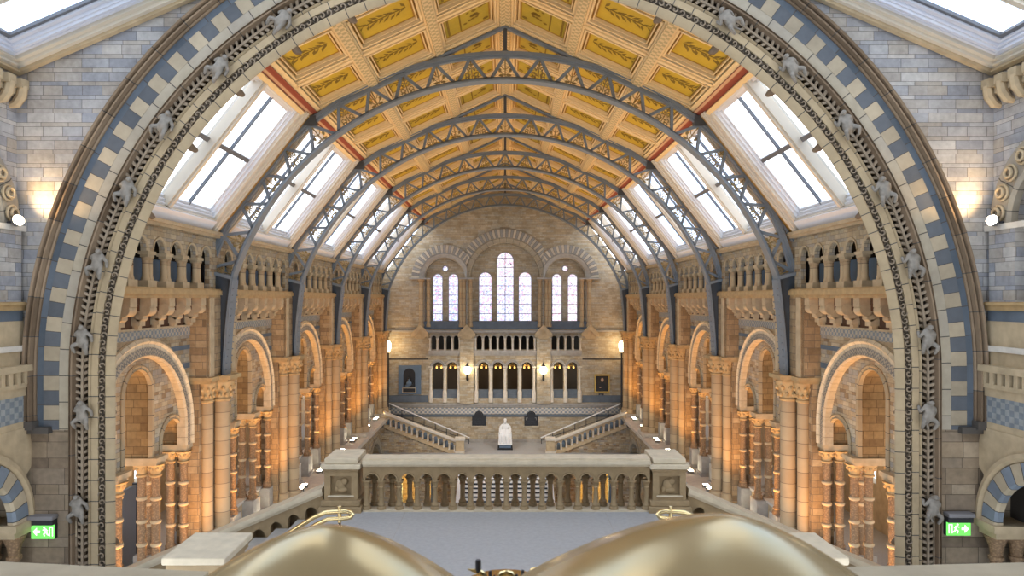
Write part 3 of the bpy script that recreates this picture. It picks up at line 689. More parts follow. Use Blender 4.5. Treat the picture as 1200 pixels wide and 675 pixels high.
# ---- exit signs and floodlights
for s, wh, (x0, y0, x1, y1) in ((-1, 'left', (35, 604, 63, 632)), (1, 'right', (1110, 601, 1139, 628))):
    d = 12.86
    X0, X1 = px(x0, d), px(x1, d); zt, zm, zb = pz(y0, d), pz(y0 + 11, d), pz(y1, d)
    t = thing('exit_sign', 'green illuminated exit sign with running figure and arrow pointing %s' % wh, 'sign', ((X0 + X1) / 2, 12.95, zb), 'illuminated exit signs')
    bm = B(); box(bm, X0 - .01, X1 + .02, 12.78, 12.97, zt - .075, zt); bmesh.ops.bevel(bm, geom=bm.edges[:], offset=.01, segments=1, affect='EDGES'); part('hood', bm, 'signbody', t)
    bm = B(); box(bm, X0, X1, 12.82, 12.96, zm, zt - .075); box(bm, X0, X1, 12.9, 12.97, zb, zm); part('housing', bm, 'steel', t)
    bm = B(); box(bm, X0 + .01, X1 - .01, 12.88, 12.9, zb, zm); sf = part('sign_face', bm, 'signgreen', t)
    w = X1 - X0; h = zm - zb; cz = (zm + zb) / 2
    ax = X0 + w * .24 if s < 0 else X1 - w * .24; dr = s
    bm = B(); yy = 12.872
    tri = [(ax + dr * .06, cz), (ax - dr * .01, cz + .075), (ax - dr * .01, cz - .075)]
    plate(bm, [tri], front, yy, 12.881); box(bm, *sorted((ax - dr * .07, ax)), yy, 12.881, cz - .02, cz + .02); part('arrow', bm, 'signwhite', sf)
    fx = X0 + w * .62 if s < 0 else X1 - w * .6
    bm = B(); lathe(bm, [(.018, 0), (.018, .008)], 0, 0, 12)
    for v in bm.verts: v.co = Vector((fx + dr * .02 + v.co.x, 12.872 + v.co.z, cz + .078 + v.co.y))
    for p_, q_, w_ in (((fx, cz + .055), (fx - dr * .015, cz - .01), .034), ((fx - dr * .015, cz - .01), (fx + dr * .03, cz - .04), .02), ((fx + dr * .03, cz - .04), (fx + dr * .015, cz - .085), .016), ((fx - dr * .015, cz - .01), (fx - dr * .05, cz - .06), .02), ((fx - dr * .05, cz - .06), (fx - dr * .085, cz - .06), .015), ((fx, cz + .045), (fx + dr * .05, cz + .03), .015), ((fx, cz + .045), (fx - dr * .045, cz + .02), .015)):
        bar(bm, (p_[0], 12.876, p_[1]), (q_[0], 12.876, q_[1]), w_, .009)
    part('running_figure', bm, 'signwhite', sf)
    bm = B(); dx = X0 + w * .86 if s < 0 else X1 - w * .84
    plate(bm, [rect(dx - .04, dx + .04, cz - .09, cz + .09), rect(dx - .028, dx + .028, cz - .09 + .0, cz + .078)], front, 12.872, 12.881) if False else (box(bm, dx - .035, dx - .022, 12.872, 12.881, cz - .085, cz + .085), box(bm, dx + .022, dx + .035, 12.872, 12.881, cz - .085, cz + .085), box(bm, dx - .035, dx + .035, 12.872, 12.881, cz + .072, cz + .085))
    part('doorway_symbol', bm, 'signwhite', sf)
    bm = B(); tube(bm, [(X0 - .35 if s < 0 else X1 + .3, 12.97, zt - .03), (X0 if s < 0 else X1, 12.97, zt - .03)], .012, 6); part('conduit', bm, 'steel', t)
    # floodlight on the ledge
    X, Y, Z = s * 8.98, 12.6, pz(258, 12.6)
    t = thing('floodlight', 'small round floodlight shining from the ledge at the far %s of the gable wall' % wh, 'floodlight', (s * 9.15, 12.6, 1.38), 'ledge floodlights')
    dirv = Vector((-s * .8, -.42, .25)).normalized(); o_ = Vector((X, Y, Z))
    bm = B(); tube(bm, [o_ - dirv * .16, o_ - dirv * .12, o_ - dirv * .02, o_], [.05, .085, .1, .105], 16); lb = part('lamp_body', bm, 'signbody', t)
    bm = B(); tube(bm, [o_ + dirv * .002, o_ + dirv * .03, o_ + dirv * .05], [.098, .08, .03], 16); part('lamp_lens', bm, 'spotglow', lb)
    bm = B(); tube(bm, [o_ - dirv * .12, (s * 9.12, 12.5, 1.4)], .02, 6); part('bracket', bm, 'steel', t)
    l = bpy.data.lights.new('floodlight_beam', 'SPOT'); l.energy = 120; l.color = (1, .66, .32); l.spot_size = radians(120); l.spot_blend = .9; l.shadow_soft_size = .08
    lo = bpy.data.objects.new('floodlight_beam', l); COL.objects.link(lo); lo.location = o_ + dirv * .1 + Vector((0, 0, ZC)); lo.rotation_euler = Vector((-s * .45, .35, .8)).to_track_quat('-Z', 'Y').to_euler()
# ================================================================== great hall: long side walls, bay by bay
Y0, BAY = 16.9, 6.8
ORD = ['nearest', 'second', 'third', 'fourth', 'farthest']
CAPZ = -4.1
def finish_label(fmt, k, wh): return fmt.format(o=ORD[k], s=wh)
for s, nm, wh in ((-1, 'wall_left', 'left'), (1, 'wall_right', 'right')):
    sd = side(s, Y0)
    W = thing(nm, 'long %s wall of the hall with round arches, corbels and banded brick bays' % wh, 'wall', (s * 9, 30, -14.6), kind='structure')
    bay = []                                         # the parts of one bay, copied along the hall afterwards
    def wp(name, bm, mat): o = part(name, bm, mat, W); bay.append(o); return o
    big = [(2.5 * cos(pi * i / 32), -3.6 + 2.5 * sin(pi * i / 32)) for i in range(33)]
    bm = B(); plate(bm, [[(-2.6, CAPZ), (-2.6, 0.02), (2.6, 0.02), (2.6, CAPZ), (2.5, CAPZ)] + big + [(-2.5, CAPZ)]], sd, 8.97, 9.3); wp('bay_spandrel', bm, 'hall')
    bm = B(); plate(bm, [rect(-2.5, 2.5, -1.02, -.76)], sd, 8.955, 8.99); wp('diaper_band', bm, 'diaper')
    for z0, z1 in ((-1.42, -1.3), (-1.95, -1.8), (-2.5, -2.38)):
        for q in (-1, 1):
            bm = B(); zz = (z0 + z1) / 2; a = sqrt(max(0, 2.6 ** 2 - (zz + 3.6) ** 2)) + .03
            if a < 2.45: plate(bm, [rect(*sorted((q * a, q * 2.5)), z0, z1)], sd, 8.96, 8.99); wp('blue_course', bm, 'bluestone')
    bm = B(); plate(bm, [rect(-2.5, 2.5, -.73, -.3)], sd, 8.955, 8.99); wp('corbel_backing', bm, 'recess')  # dark sheet standing in for the shade behind the corbels
    bm = B(); archsweep(bm, [(2.62, 8.99), (2.62, 8.9), (2.54, 8.85), (2.48, 8.9), (2.24, 8.9), (2.19, 8.87), (2.14, 8.92), (2.14, 9.15), (2.62, 9.15)], 0, -3.6, CAPZ, sd, 40); wp('archivolt', bm, 'archivolt')
    sa = [(.575 * cos(pi * i / 18), -3.85 + .575 * sin(pi * i / 18)) for i in range(19)]
    ta = [(.63 * cos(pi * i / 20), -2.39 + .63 * sin(pi * i / 20)) for i in range(21)]
    poly = [(-2.5, CAPZ), (-2.5, -.5), (2.5, -.5), (2.5, CAPZ), (2.3, CAPZ)] + [(1.725 + a, z) for a, z in sa] + [(1.15, CAPZ), (.63, CAPZ)] + ta + [(-.63, CAPZ), (-1.15, CAPZ)] + [(-1.725 + a, z) for a, z in sa] + [(-2.3, CAPZ)]
    bm = B(); plate(bm, [poly], sd, 9.1, 10.4); bm.normal_update()
    for f_ in bm.faces: f_.material_index = 0 if abs(f_.normal.x) > .5 else 1
    wp('tympanum', bm, ['hall', 'reveal'])
    for c, r, zc in ((0, .63, -2.39), (1.725, .575, -3.85), (-1.725, .575, -3.85)):
        bm = B(); archsweep(bm, [(r + .13, 9.12), (r + .13, 9.07), (r + .09, 9.05), (r + .04, 9.08), (r + .0, 9.06), (r - .02, 9.16), (r + .1, 9.16)], c, zc, CAPZ, sd, 24); wp('opening_moulding', bm, 'tanring')
    # gallery ledge and its corbels
    bm = B(); plate(bm, [rect(-3.4, 3.4, .1, .24)], sd, 8.36, 9.4); plate(bm, [rect(-3.4, 3.4, .24, .28)], sd, 8.4, 9.4); plate(bm, [rect(-3.4, 3.4, .02, .1)], sd, 8.42, 9.4); wp('gallery_ledge', bm, 'warmstone')
    cb = []
    for i in range(6):
        c = -2.25 + .9 * i
        bm = B(); sd2 = side(s, Y0 + c)
        plate(bm, [rect(-.15, .15, -.2, .02)], sd2, 8.46, 8.95); plate(bm, [rect(-.11, .11, -.5, -.2)], sd2, 8.66, 8.95); plate(bm, [rect(-.13, .13, -.66, -.5)], sd2, 8.74, 8.95); plate(bm, [rect(-.08, .08, -.74, -.66)], sd2, 8.8, 8.95)
        tube(bm, [(s * 8.62, Y0 + c - .16, -.27), (s * 8.62, Y0 + c + .16, -.27)], .15, 14); tube(bm, [(s * 8.76, Y0 + c - .13, -.46), (s * 8.76, Y0 + c + .13, -.46)], .09, 10)
        wp('corbel', bm, 'stone')
    # little arches between the corbels
    bm = B(); poly = [(-2.5, 0.02), (2.5, 0.02), (2.5, -.3)]
    for i in range(5):
        c = 1.8 - .9 * i; poly += [(c + .28 * cos(pi * k / 10), -.3 + .24 * sin(pi * k / 10)) for k in range(11)]
    poly += [(-2.5, -.3)]; plate(bm, [poly], sd, 8.72, 8.98); wp('corbel_arcade', bm, 'recess')  # coloured dark for the shade between the corbels
    bm = B(); plate(bm, [rect(-2.5, 2.5, -.78, -.73)], sd, 8.9, 8.99); wp('corbel_string', bm, 'stone')
    # first floor: ledge, pierced dado, lower arcade, gallery behind
    bm = B(); plate(bm, [rect(-3.4, 3.4, -8.28, -8.1)], sd, 8.0, 9.6); plate(bm, [rect(-3.4, 3.4, -8.4, -8.28)], sd, 8.1, 9.6); plate(bm, [rect(-3.4, 3.4, -8.55, -8.4)], sd, 8.25, 9.6); wp('balcony_ledge', bm, 'palestone')
    lp = [rect(-3.4, 3.4, -8.1, -7.25)] + [archloop(-1.6 + .32 * i, -7.6, .1, -7.85, 8) for i in range(11)]
    bm = B(); plate(bm, lp, sd, 9.34, 9.5); wp('pierced_dado', bm, 'stone')
    bm = B(); plate(bm, [rect(-3.4, 3.4, -7.25, -7.15)], sd, 9.28, 9.56); wp('dado_rail', bm, 'palestone')
    bm = B(); plate(bm, [[(-3.4, -14.6), (-3.4, -8.5), (3.4, -8.5), (3.4, -14.6), (2.2, -14.6)] + [(2.2 * cos(pi * i / 28), -11.6 + 2.2 * sin(pi * i / 28)) for i in range(29)] + [(-2.2, -14.6)]], sd, 8.4, 9.3); wp('lower_arcade', bm, 'hall')
    bm = B(); archsweep(bm, [(2.5, 8.42), (2.5, 8.32), (2.2, 8.36), (2.16, 8.5), (2.5, 8.5)], 0, -11.6, -14.6, sd, 32); wp('lower_archivolt', bm, 'creamring')
    bm = B(); plate(bm, [rect(-3.4, 3.4, -8.4, -8.2)], sd, 9.2, 13.6); wp('gallery_floor', bm, 'floor')
    bm = B(); plate(bm, [rect(-3.4, 3.4, -.3, -.1)], sd, 9.2, 13.6); wp('gallery_ceiling', bm, 'stone')
    bm = B(); plate(bm, [rect(-3.4, 3.4, -14.6, .0), archloop(-1.3, -4.2, .7, -6.6, 14), archloop(1.3, -4.2, .7, -6.6, 14)], sd, 13.2, 13.6); wp('gallery_wall', bm, 'stone')
    bm = B(); plate(bm, [rect(-2.2, 2.2, -6.8, -3.3)], sd, 13.38, 13.4); wp('gallery_glazing', bm, 'glass')
    # upper gallery behind the clerestory arcade
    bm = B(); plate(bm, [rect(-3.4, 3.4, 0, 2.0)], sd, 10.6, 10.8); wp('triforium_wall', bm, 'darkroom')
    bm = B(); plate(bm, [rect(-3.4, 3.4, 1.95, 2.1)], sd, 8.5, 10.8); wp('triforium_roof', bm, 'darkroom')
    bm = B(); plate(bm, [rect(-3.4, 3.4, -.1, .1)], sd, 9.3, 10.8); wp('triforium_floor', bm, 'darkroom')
    bm = B(); plate(bm, [rect(-3.4, 3.4, 1.78, 1.86)], sd, 8.42, 9.0); plate(bm, [rect(-3.4, 3.4, 1.86, 1.95)], sd, 8.36, 9.0); wp('eaves_cornice', bm, 'stone')
    for k in range(1, 5):
        for o in bay:
            c = o.copy(); COL.objects.link(c); c.parent = W; c.location.y += BAY * k
    # blank wall between the last pier and the end wall, and floor-to-eaves closure behind the great arch
    bm = B(); plate(bm, [rect(30.6, 33.2, -14.6, 2.0)], sd, 8.9, 9.4); part('end_strip', bm, 'hall', W)

    # ---- clerestory arcade of each bay
    a0 = thing('clerestory_arcade', finish_label('{o} bay of small round arches on paired columns below the {s} skylights', 0, wh), 'arcade', (s * 8.7, Y0, .28), 'clerestory arcades')
    cs_ = [-2.61 + .87 * i for i in range(7)]; r = .255; zs = 1.2
    poly = [(-3.4, .28), (-3.4, 1.8), (3.4, 1.8), (3.4, .28), (cs_[-1] + r, .28)]
    for i, c in enumerate(reversed(cs_)):
        if i: poly += [(c + r, 1.08)]
        poly += [(c + r * cos(pi * k / 14), zs + r * sin(pi * k / 14)) for k in range(15)]
        if i < 6: poly += [(c - r, 1.08)]
    poly += [(cs_[0] - r, .28)]
    bm = B(); plate(bm, [poly], sd, 8.56, 8.7); part('arch_wall', bm, 'hall', a0)
    for c in cs_:
        bm = B(); archsweep(bm, [(r + .07, 8.58), (r + .07, 8.53), (r + .02, 8.54), (r, 8.58)], c, zs, zs, sd, 14); part('arch_moulding', bm, 'stone', a0)
    for i in range(6):
        c = cs_[i] + .435
        bm = B(); plate(bm, [rect(c - .19, c + .19, 1.06, 1.14)], sd, 8.51, 8.76); plate(bm, [rect(c - .15, c + .15, 1.0, 1.06)], sd, 8.54, 8.73); part('capital', bm, 'stone', a0)
        for dd, aa in ((8.63, -.088), (8.63, .088)):
            bm = B(); lathe(bm, [(.1, .44), (.1, .48), (.085, .52), (.08, .55), (.076, .9), (.09, .92), (.078, .94), (.105, 1.0)], s * dd, Y0 + c + aa, 12); part('colonnette', bm, 'drum', a0)
        bm = B(); plate(bm, [rect(c - .2, c + .2, .28, .44)], sd, 8.5, 8.76); part('base_block', bm, 'stone', a0)
    bm = B(); plate(bm, [rect(-2.9, 2.9, .28, 1.02)], sd, 9.12, 9.18); part('slate_screen', bm, 'slate', a0)
    for k in range(1, 5): dup(a0, (0, BAY * k, 0), finish_label('{o} bay of small round arches on paired columns below the {s} skylights', k, wh))

    # ---- piers
    p0 = thing('compound_pier', finish_label('{o} tall pier of the {s} wall with banded round shafts carrying an iron arch', 0, wh), 'pillar', (s * 8.8, 20.3, -8.1), 'compound piers')
    pd = side(s, 20.3)
    bm = B(); plate(bm, [rect(-.9, .9, -2.25, .04)], pd, 8.41, 9.4); part('upper_pilaster', bm, 'pierbrick', p0)
    bm = B(); plate(bm, [rect(-.9, -.62, -2.24, .03)], pd, 8.38, 8.5); part('quoin_strip', bm, 'stone', p0)
    bm = B(); plate(bm, [rect(.62, .9, -2.24, .03)], pd, 8.38, 8.5); part('quoin_strip', bm, 'stone', p0)
    bm = B(); plate(bm, [rect(-.42, .42, -2.36, -2.25)], pd, 8.0, 9.3); plate(bm, [rect(-.92, .92, -2.36, -2.25)], pd, 8.32, 9.35); plate(bm, [rect(-.36, .36, -2.44, -2.36)], pd, 8.1, 9.3); plate(bm, [rect(-.86, .86, -2.44, -2.36)], pd, 8.4, 9.35); part('abacus', bm, 'warmstone', p0)
    for dd, aa, rr in ((8.42, 0, .23), (8.66, -.46, .17), (8.66, .46, .17)):
        bm = B(); lathe(bm, [(rr * 1.5, -7.9), (rr * 1.5, -7.75), (rr * 1.3, -7.68), (rr * 1.35, -7.6), (rr * 1.05, -7.55), (rr, -7.4), (rr, -3.0)], s * dd, 20.3 + aa, 22); sh = part('shaft', bm, 'drum', p0)
        bm = B(); lathe(bm, [(rr, -3.02), (rr * 1.15, -3.0), (rr * 1.15, -2.95), (rr * 1.0, -2.93), (rr * 1.15, -2.75), (rr * 1.55, -2.5), (rr * 1.6, -2.44)], s * dd, 20.3 + aa, 18)
        for lv, (zz, rb) in enumerate(((-2.82, 1.18), (-2.62, 1.42))):
            for q in range(9):
                an = 2 * pi * (q + .5 * lv) / 9; ball(bm, (s * dd + rr * rb * cos(an), 20.3 + aa + rr * rb * sin(an), zz), rr * .3, 1, 1, 1.3, 1)
        part('foliate_capital', bm, 'warmstone', sh)
    bm = B(); plate(bm, [rect(-.78, .78, -8.1, -2.4)], pd, 8.76, 9.4); part('pilaster', bm, 'pierbrick', p0)
    bm = B(); plate(bm, [rect(-.9, .9, -8.1, -7.9)], pd, 8.1, 9.35); part('pier_base', bm, 'palestone', p0)
    for k in range(1, 5): dup(p0, (0, BAY * k, 0), finish_label('{o} tall pier of the {s} wall with banded round shafts carrying an iron arch', k, wh))

    # ---- clustered columns of the triple openings
    for ci, (ca, desc) in enumerate(((-.89, 'nearer middle'), (.89, 'farther middle'), (2.42, 'far end'), (-2.42, 'near end'))):
        for k in range(5):
            lab = '%s cluster of ringed brown columns in the %s bay of the %s wall' % (desc, ORD[k], wh)
            if k == 0:
                c0 = thing('clustered_column', lab, 'column', (s * 9.4, Y0 + ca, -8.1), 'ringed column clusters'); cd = side(s, Y0 + ca)
                hw = .3 if ci < 2 else .2
                bm = B(); plate(bm, [rect(-hw, hw, -4.22, CAPZ)], cd, 8.92, 10.45); plate(bm, [rect(-hw + .05, hw - .05, -4.3, -4.22)], cd, 8.97, 10.4); part('abacus', bm, 'stone', c0)
                for dd, aa in ((9.1, 0), (9.47, 0), (10.1, 0)):
                    bm = B(); lathe(bm, [(.17, -7.2), (.17, -7.1), (.13, -7.04), (.15, -6.98), (.105, -6.92), (.105, -4.62)], s * dd, Y0 + ca + aa, 14); sh = part('shaft', bm, 'shaft', c0)
                    for z in (-6.4, -5.8, -5.2):
                        bm = B(); lathe(bm, [(.1, z - .05), (.125, z - .04), (.138, z - .015), (.138, z + .015), (.125, z + .04), (.1, z + .05)], s * dd, Y0 + ca + aa, 14); part('annulet', bm, 'stone', sh)
                    bm = B(); lathe(bm, [(.115, -4.64), (.15, -4.62), (.15, -4.58), (.12, -4.56), (.15, -4.42), (.24, -4.3)], s * dd, Y0 + ca + aa, 14)
                    for q in range(7): an = 2 * pi * q / 7; ball(bm, (s * dd + .165 * cos(an), Y0 + ca + aa + .165 * sin(an), -4.4), .05, 1, 1, 1.5, 1)
                    part('capital', bm, 'warmstone', sh)
                bm = B(); plate(bm, [rect(-hw - .04, hw + .04, -8.1, -7.2)], cd, 8.95, 10.4); plate(bm, [rect(-hw - .08, hw + .08, -8.1, -7.95)], cd, 8.9, 10.4); part('plinth', bm, 'greystone', c0)
            else: dup(c0, (0, BAY * k, 0), lab)

    # ---- floodlights along the balcony ledge
    for k in range(5):
        for j, aa in enumerate((-1.75, -1.2, 1.2, 1.75)):
            lab = '%s ledge lamp of the %s bay, glowing on the %s balcony ledge' % (('first', 'second', 'third', 'fourth')[j], ORD[k], wh)
            if k == 0 and j == 0:
                l0 = thing('ledge_lamp', lab, 'lamp', (s * 8.62, Y0 + aa, -8.1), 'balcony ledge lamps'); X, Y = s * 8.62, Y0 + aa
                bm = B(); box(bm, X - .12, X + .12, Y - .14, Y + .14, -8.06, -7.98); bmesh.ops.bevel(bm, geom=bm.edges[:], offset=.015, segments=1, affect='EDGES'); lb = part('lamp_body', bm, 'signbody', l0)
                bm = B(); box(bm, X - .1, X + .1, Y - .12, Y + .12, -7.98, -7.965); part('lamp_lens', bm, 'spotglow', lb)
                bm = B(); box(bm, X - .14, X - .12, Y - .03, Y + .03, -8.1, -7.98); box(bm, X + .12, X + .14, Y - .03, Y + .03, -8.1, -7.98); part('bracket', bm, 'steel', l0)
            else: dup(l0, (0, BAY * k + aa + 1.75, 0), lab)
        for aa in (-1.5, 1.5):
            l = bpy.data.lights.new('ledge_lamp_beam', 'SPOT'); l.energy = LEDGE_W; l.color = (1, .45, .08); l.spot_size = radians(105); l.spot_blend = 1.0; l.shadow_soft_size = .15
            lo = bpy.data.objects.new('ledge_lamp_beam', l); COL.objects.link(lo); lo.location = (s * 8.12, Y0 + BAY * k + aa, -7.9 + ZC); lo.rotation_euler = Vector((s * .1, 0, 1)).to_track_quat('-Z', 'Y').to_euler()
        l = bpy.data.lights.new('gallery_lamp', 'POINT'); l.energy = GALL_W; l.color = (1, .6, .24); l.shadow_soft_size = .3
        lo = bpy.data.objects.new('gallery_lamp', l); COL.objects.link(lo); lo.location = (s * 11.2, Y0 + BAY * k, -5.6 + ZC)

    # ---- skylights
    ex, ez = -2.73 / 4.431, 3.49 / 4.431
    def sky(a, t, n): return (s * (8.55 + ex * t + ez * n), Y0 + a, 1.95 + ez * t - ex * n)
    wn = 3 if s < 0 else 8
    w0 = thing('window_%d' % wn, '%s bay of tall sloping skylights on the %s side of the hall' % (ORD[0], wh), 'skylight', (s * 7.2, Y0, 3.7), 'hall skylights', kind='structure')
    bm = B(); plate(bm, [rect(-3.4, 3.4, -.15, 4.5), rect(-2.72, 2.72, .38, 4.3)], sky, .0, .08); part('frame', bm, 'creampaint', w0)
    for o_, n0, n1 in ((0, .08, .16), (.07, .16, .24), (.14, .24, .32)):
        bm = B(); plate(bm, [rect(-2.8, 2.8, .3, 4.38), rect(-2.66 + o_, 2.66 - o_, .44 + o_, 4.24 - o_)], sky, n0, n1); part('stepped_reveal', bm, 'white', w0)
    bm = B(); plate(bm, [rect(-2.75, 2.75, -.05, .36)], sky, -.05, .04); part('sill', bm, 'white', w0)
    for q in (-1, 1):
        bm = B(); plate(bm, [rect(*sorted((q * 3.2, q * 3.42)), -.1, 4.45)], sky, -.06, .02); part('ochre_strip', bm, 'ribgold', w0)
        bm = B(); plate(bm, [rect(*sorted((q * 2.85, q * 3.12)), .0, 4.45)], sky, -.08, .02); plate(bm, [rect(*sorted((q * 2.92, q * 3.05)), .0, 4.45)], sky, -.12, .0); part('architrave', bm, 'creampaint', w0)
    bm = B(); plate(bm, [rect(-.1, .1, .4, 4.3)], sky, .04, .34); plate(bm, [rect(-.06, .06, .4, 4.3)], sky, -.02, .04); part('mullion', bm, 'creampaint', w0)
    for c in (-1.3, 1.3):
        bm = B(); plate(bm, [rect(c - 1.15, c + 1.15, 2.26, 2.38)], sky, .18, .32); part('transom', bm, 'lead', w0)
        bm = B(); plate(bm, [rect(c - .028, c + .028, .5, 4.15)], sky, .24, .32); part('glazing_bar', bm, 'lead', w0)
        for t0, t1 in ((.5, 2.28), (2.36, 4.16)):
            bm = B(); plate(bm, [rect(c - 1.18, c + 1.18, t0, t1)], sky, .27, .282); part('pane', bm, 'glass', w0)
    for k in range(1, 5):
        d = dup(w0, (0, BAY * k, 0), '%s bay of tall sloping skylights on the %s side of the hall' % (ORD[k], wh)); d.name = 'window_%d' % (wn + k)

# ================================================================== coffered ceiling
CE = thing('ceiling', 'golden coffered hall ceiling with painted olive panels and cream ribs', 'ceiling', (0, 30, 7), kind='structure')
rx, rz = -5.82 / 6.42, 2.71 / 6.42
YB = 13.5; RP = 34.0 / 15
for s in (-1, 1):
    def cl(a, t, n, s=s): return (s * (5.82 + rx * t + rz * n), a, 5.44 + rz * t - rx * n)
    bm = B(); plate(bm, [rect(13.3, 50.0, -.2, 6.45)], cl, .24, .36); part('ceiling_board', bm, 'ribgold', CE)
    bm = B(); plate(bm, [rect(13.4, 49.6, .0, .26)], cl, -.03, .25); part('red_border', bm, 'red', CE)
    bm = B(); plate(bm, [rect(13.4, 49.6, -.14, .0)], cl, -.08, .3); plate(bm, [rect(13.4, 49.6, .26, .4)], cl, .0, .3); part('knee_moulding', bm, 'rib', CE)
    for tc, hw in ((2.14, .12), (4.28, .12), (6.36, .12)):
        bm = B(); plate(bm, [rect(13.4, 49.6, tc - hw, tc + hw)], cl, -.04, .25); part('patterned_rib', bm, 'dotrib', CE)
        bm = B(); plate(bm, [rect(13.4, 49.6, tc - hw - .06, tc - hw)], cl, .02, .25)
        if tc < 6: plate(bm, [rect(13.4, 49.6, tc + hw, tc + hw + .06)], cl, .02, .25)
        part('rib_moulding', bm, 'rib', CE)
    for i in range(17):
        y = YB + RP * i
        bm = B(); plate(bm, [rect(y - .16, y + .16, .3, 6.3)], cl, .05, .25); plate(bm, [rect(y - .07, y + .07, .3, 6.3)], cl, .0, .06); part('cross_rib', bm, 'rib', CE)
        bm = B()
        for q in (-1, 1): plate(bm, [rect(*sorted((y + q * .2, y + q * .28)), .3, 6.3)], cl, .08, .25)
        part('cross_moulding', bm, 'ribgold', CE)
    for c, (t0, t1) in enumerate(((.42, 1.95), (2.33, 4.09), (4.47, 6.17))):
        me = None
        for i in range(16):
            if me is None:
                bm = B(); a0_, a1_ = -RP / 2 + .28, RP / 2 - .28
                def cp(a, t, n): return cl(a + YB + RP / 2, t, n)
                def fr(o, w, n0, n1, m_):
                    n_ = len(bm.faces); plate(bm, [rect(a0_ + o, a1_ - o, t0 + o, t1 - o), rect(a0_ + o + w, a1_ - o - w, t0 + o + w, t1 - o - w)], cp, n0, n1)
                    bm.faces.ensure_lookup_table()
                    for f_ in bm.faces[n_:]: f_.material_index = m_
                fr(0, .06, .05, .25, 1); fr(.06, .05, .16, .25, 2); fr(.11, .03, .11, .25, 1); fr(.14, .04, .19, .25, 2)
                n_ = len(bm.faces); plate(bm, [rect(a0_ + .16, a1_ - .16, t0 + .16, t1 - .16)], cp, .2, .24)
                ta_, tb_ = t0 + .3, t1 - .3
                bm.faces.ensure_lookup_table()
                for f_ in bm.faces[n_:]: f_.material_index = 0
                n_ = len(bm.faces)
                rnd = random.Random(c * 3 + 5)
                if c < 2:
                    for q in range(9):
                        tt = ta_ + (tb_ - ta_) * q / 8
                        for sg in (-1, 1):
                            an = sg * (.75 + rnd.random() * .5); L_ = .24 + .1 * rnd.random(); wd = .045
                            d_ = (sin(an), -cos(an)); e_ = (d_[1], -d_[0]); m0 = (.06 * sin(q * 1.3), tt)
                            P_ = [(m0[0], m0[1]), (m0[0] + d_[0] * L_ * .5 + e_[0] * wd, m0[1] + d_[1] * L_ * .5 + e_[1] * wd), (m0[0] + d_[0] * L_, m0[1] + d_[1] * L_), (m0[0] + d_[0] * L_ * .5 - e_[0] * wd, m0[1] + d_[1] * L_ * .5 - e_[1] * wd)]
                            P_ = [(min(max(a, a0_ + .2), a1_ - .2), min(max(t_, t0 + .2), t1 - .2)) for a, t_ in P_]
                            try: bm.faces.new([bm.verts.new(cp(a, t_, .194)) for a, t_ in P_])
                            except ValueError: pass
                    plate(bm, [rect(-.018, .018, ta_, tb_)], cp, .192, .2)
                else:
                    plate(bm, [rect(a0_ + .24, a1_ - .24, t0 + .24, t0 + .30)], cp, .185, .2); plate(bm, [rect(a0_ + .24, a1_ - .24, t0 + .62, t0 + .66)], cp, .185, .2)
                    for q in range(14):
                        ca_, ct_ = a0_ + .34 + (a1_ - a0_ - .68) * rnd.random(), t0 + .72 + (t1 - t0 - 1.0) * rnd.random(); rr = .05 + .05 * rnd.random()
                        try: bm.faces.new([bm.verts.new(cp(ca_ + rr * cos(2 * pi * z_ / 7), ct_ + rr * sin(2 * pi * z_ / 7), .194)) for z_ in range(7)])
                        except ValueError: pass
                bm.faces.ensure_lookup_table()
                for f_ in bm.faces[n_:]: f_.material_index = 3
                me = mesh(bm, 'coffer_panel', ['panelgreen' if c == 2 else 'panel', 'rib', 'ribgold', 'leaf'])
            o = link('coffer_panel', me, CE); o.location.y += RP * i

# ================================================================== iron arches
def rup(a): return 9.33 - .30 * max(0, (a - .8) / .5) ** 1.5     # outer radius; a is the angle from the crown
AE = 1.262                                                        # the lattice ends above the solid post
ZT = -2.0; RL = 8.45
def tp(a, r): return (r * sin(a), ZT + r * cos(a))
t0_ = thing('iron_arch', 'x', 'arch', (0, 20.3, -2.25), 'lattice iron arches'); yt = 20.3
def sweep_ring(bm, fr_, fo_, y0, y1, n=64):
    rows = []
    for i in range(n + 1):
        a = -AE + 2 * AE * i / n
        rows.append([bm.verts.new((*(lambda p: (p[0], y))(tp(a, r)), tp(a, r)[1])) for r, y in ((fr_(a), y0), (fo_(a), y0), (fo_(a), y1), (fr_(a), y1))])
    for A_, C_ in zip(rows, rows[1:]):
        for j in range(4): bm.faces.new((A_[j], A_[(j + 1) % 4], C_[(j + 1) % 4], C_[j]))
    bm.faces.new(rows[0]); bm.faces.new(rows[-1][::-1])
bm = B(); sweep_ring(bm, lambda a: RL, lambda a: RL + .06, yt - .18, yt + .18); sweep_ring(bm, lambda a: RL + .06, lambda a: RL + .14, yt - .05, yt + .05); part('lower_chord', bm, 'iron', t0_)
bm = B(); sweep_ring(bm, lambda a: rup(a) - .1, rup, yt - .11, yt + .11); sweep_ring(bm, lambda a: rup(a) - .17, lambda a: rup(a) - .1, yt - .06, yt + .06); part('upper_chord', bm, 'iron', t0_)
NW = 11; da = AE / (NW + .12)
def gil(p, q, r_=.018): return None
for i in range(-NW, NW + 1):
    a = i * da; top = tp(a, rup(a) - .12); l_ = tp(a - da * .44, RL + .09); r_ = tp(a + da * .44, RL + .09)
    for e in (l_, r_):
        bm = B(); bar(bm, (top[0], yt, top[1]), (e[0], yt, e[1]), .085, .1); part('lattice_strut', bm, 'iron', t0_)
mo = []
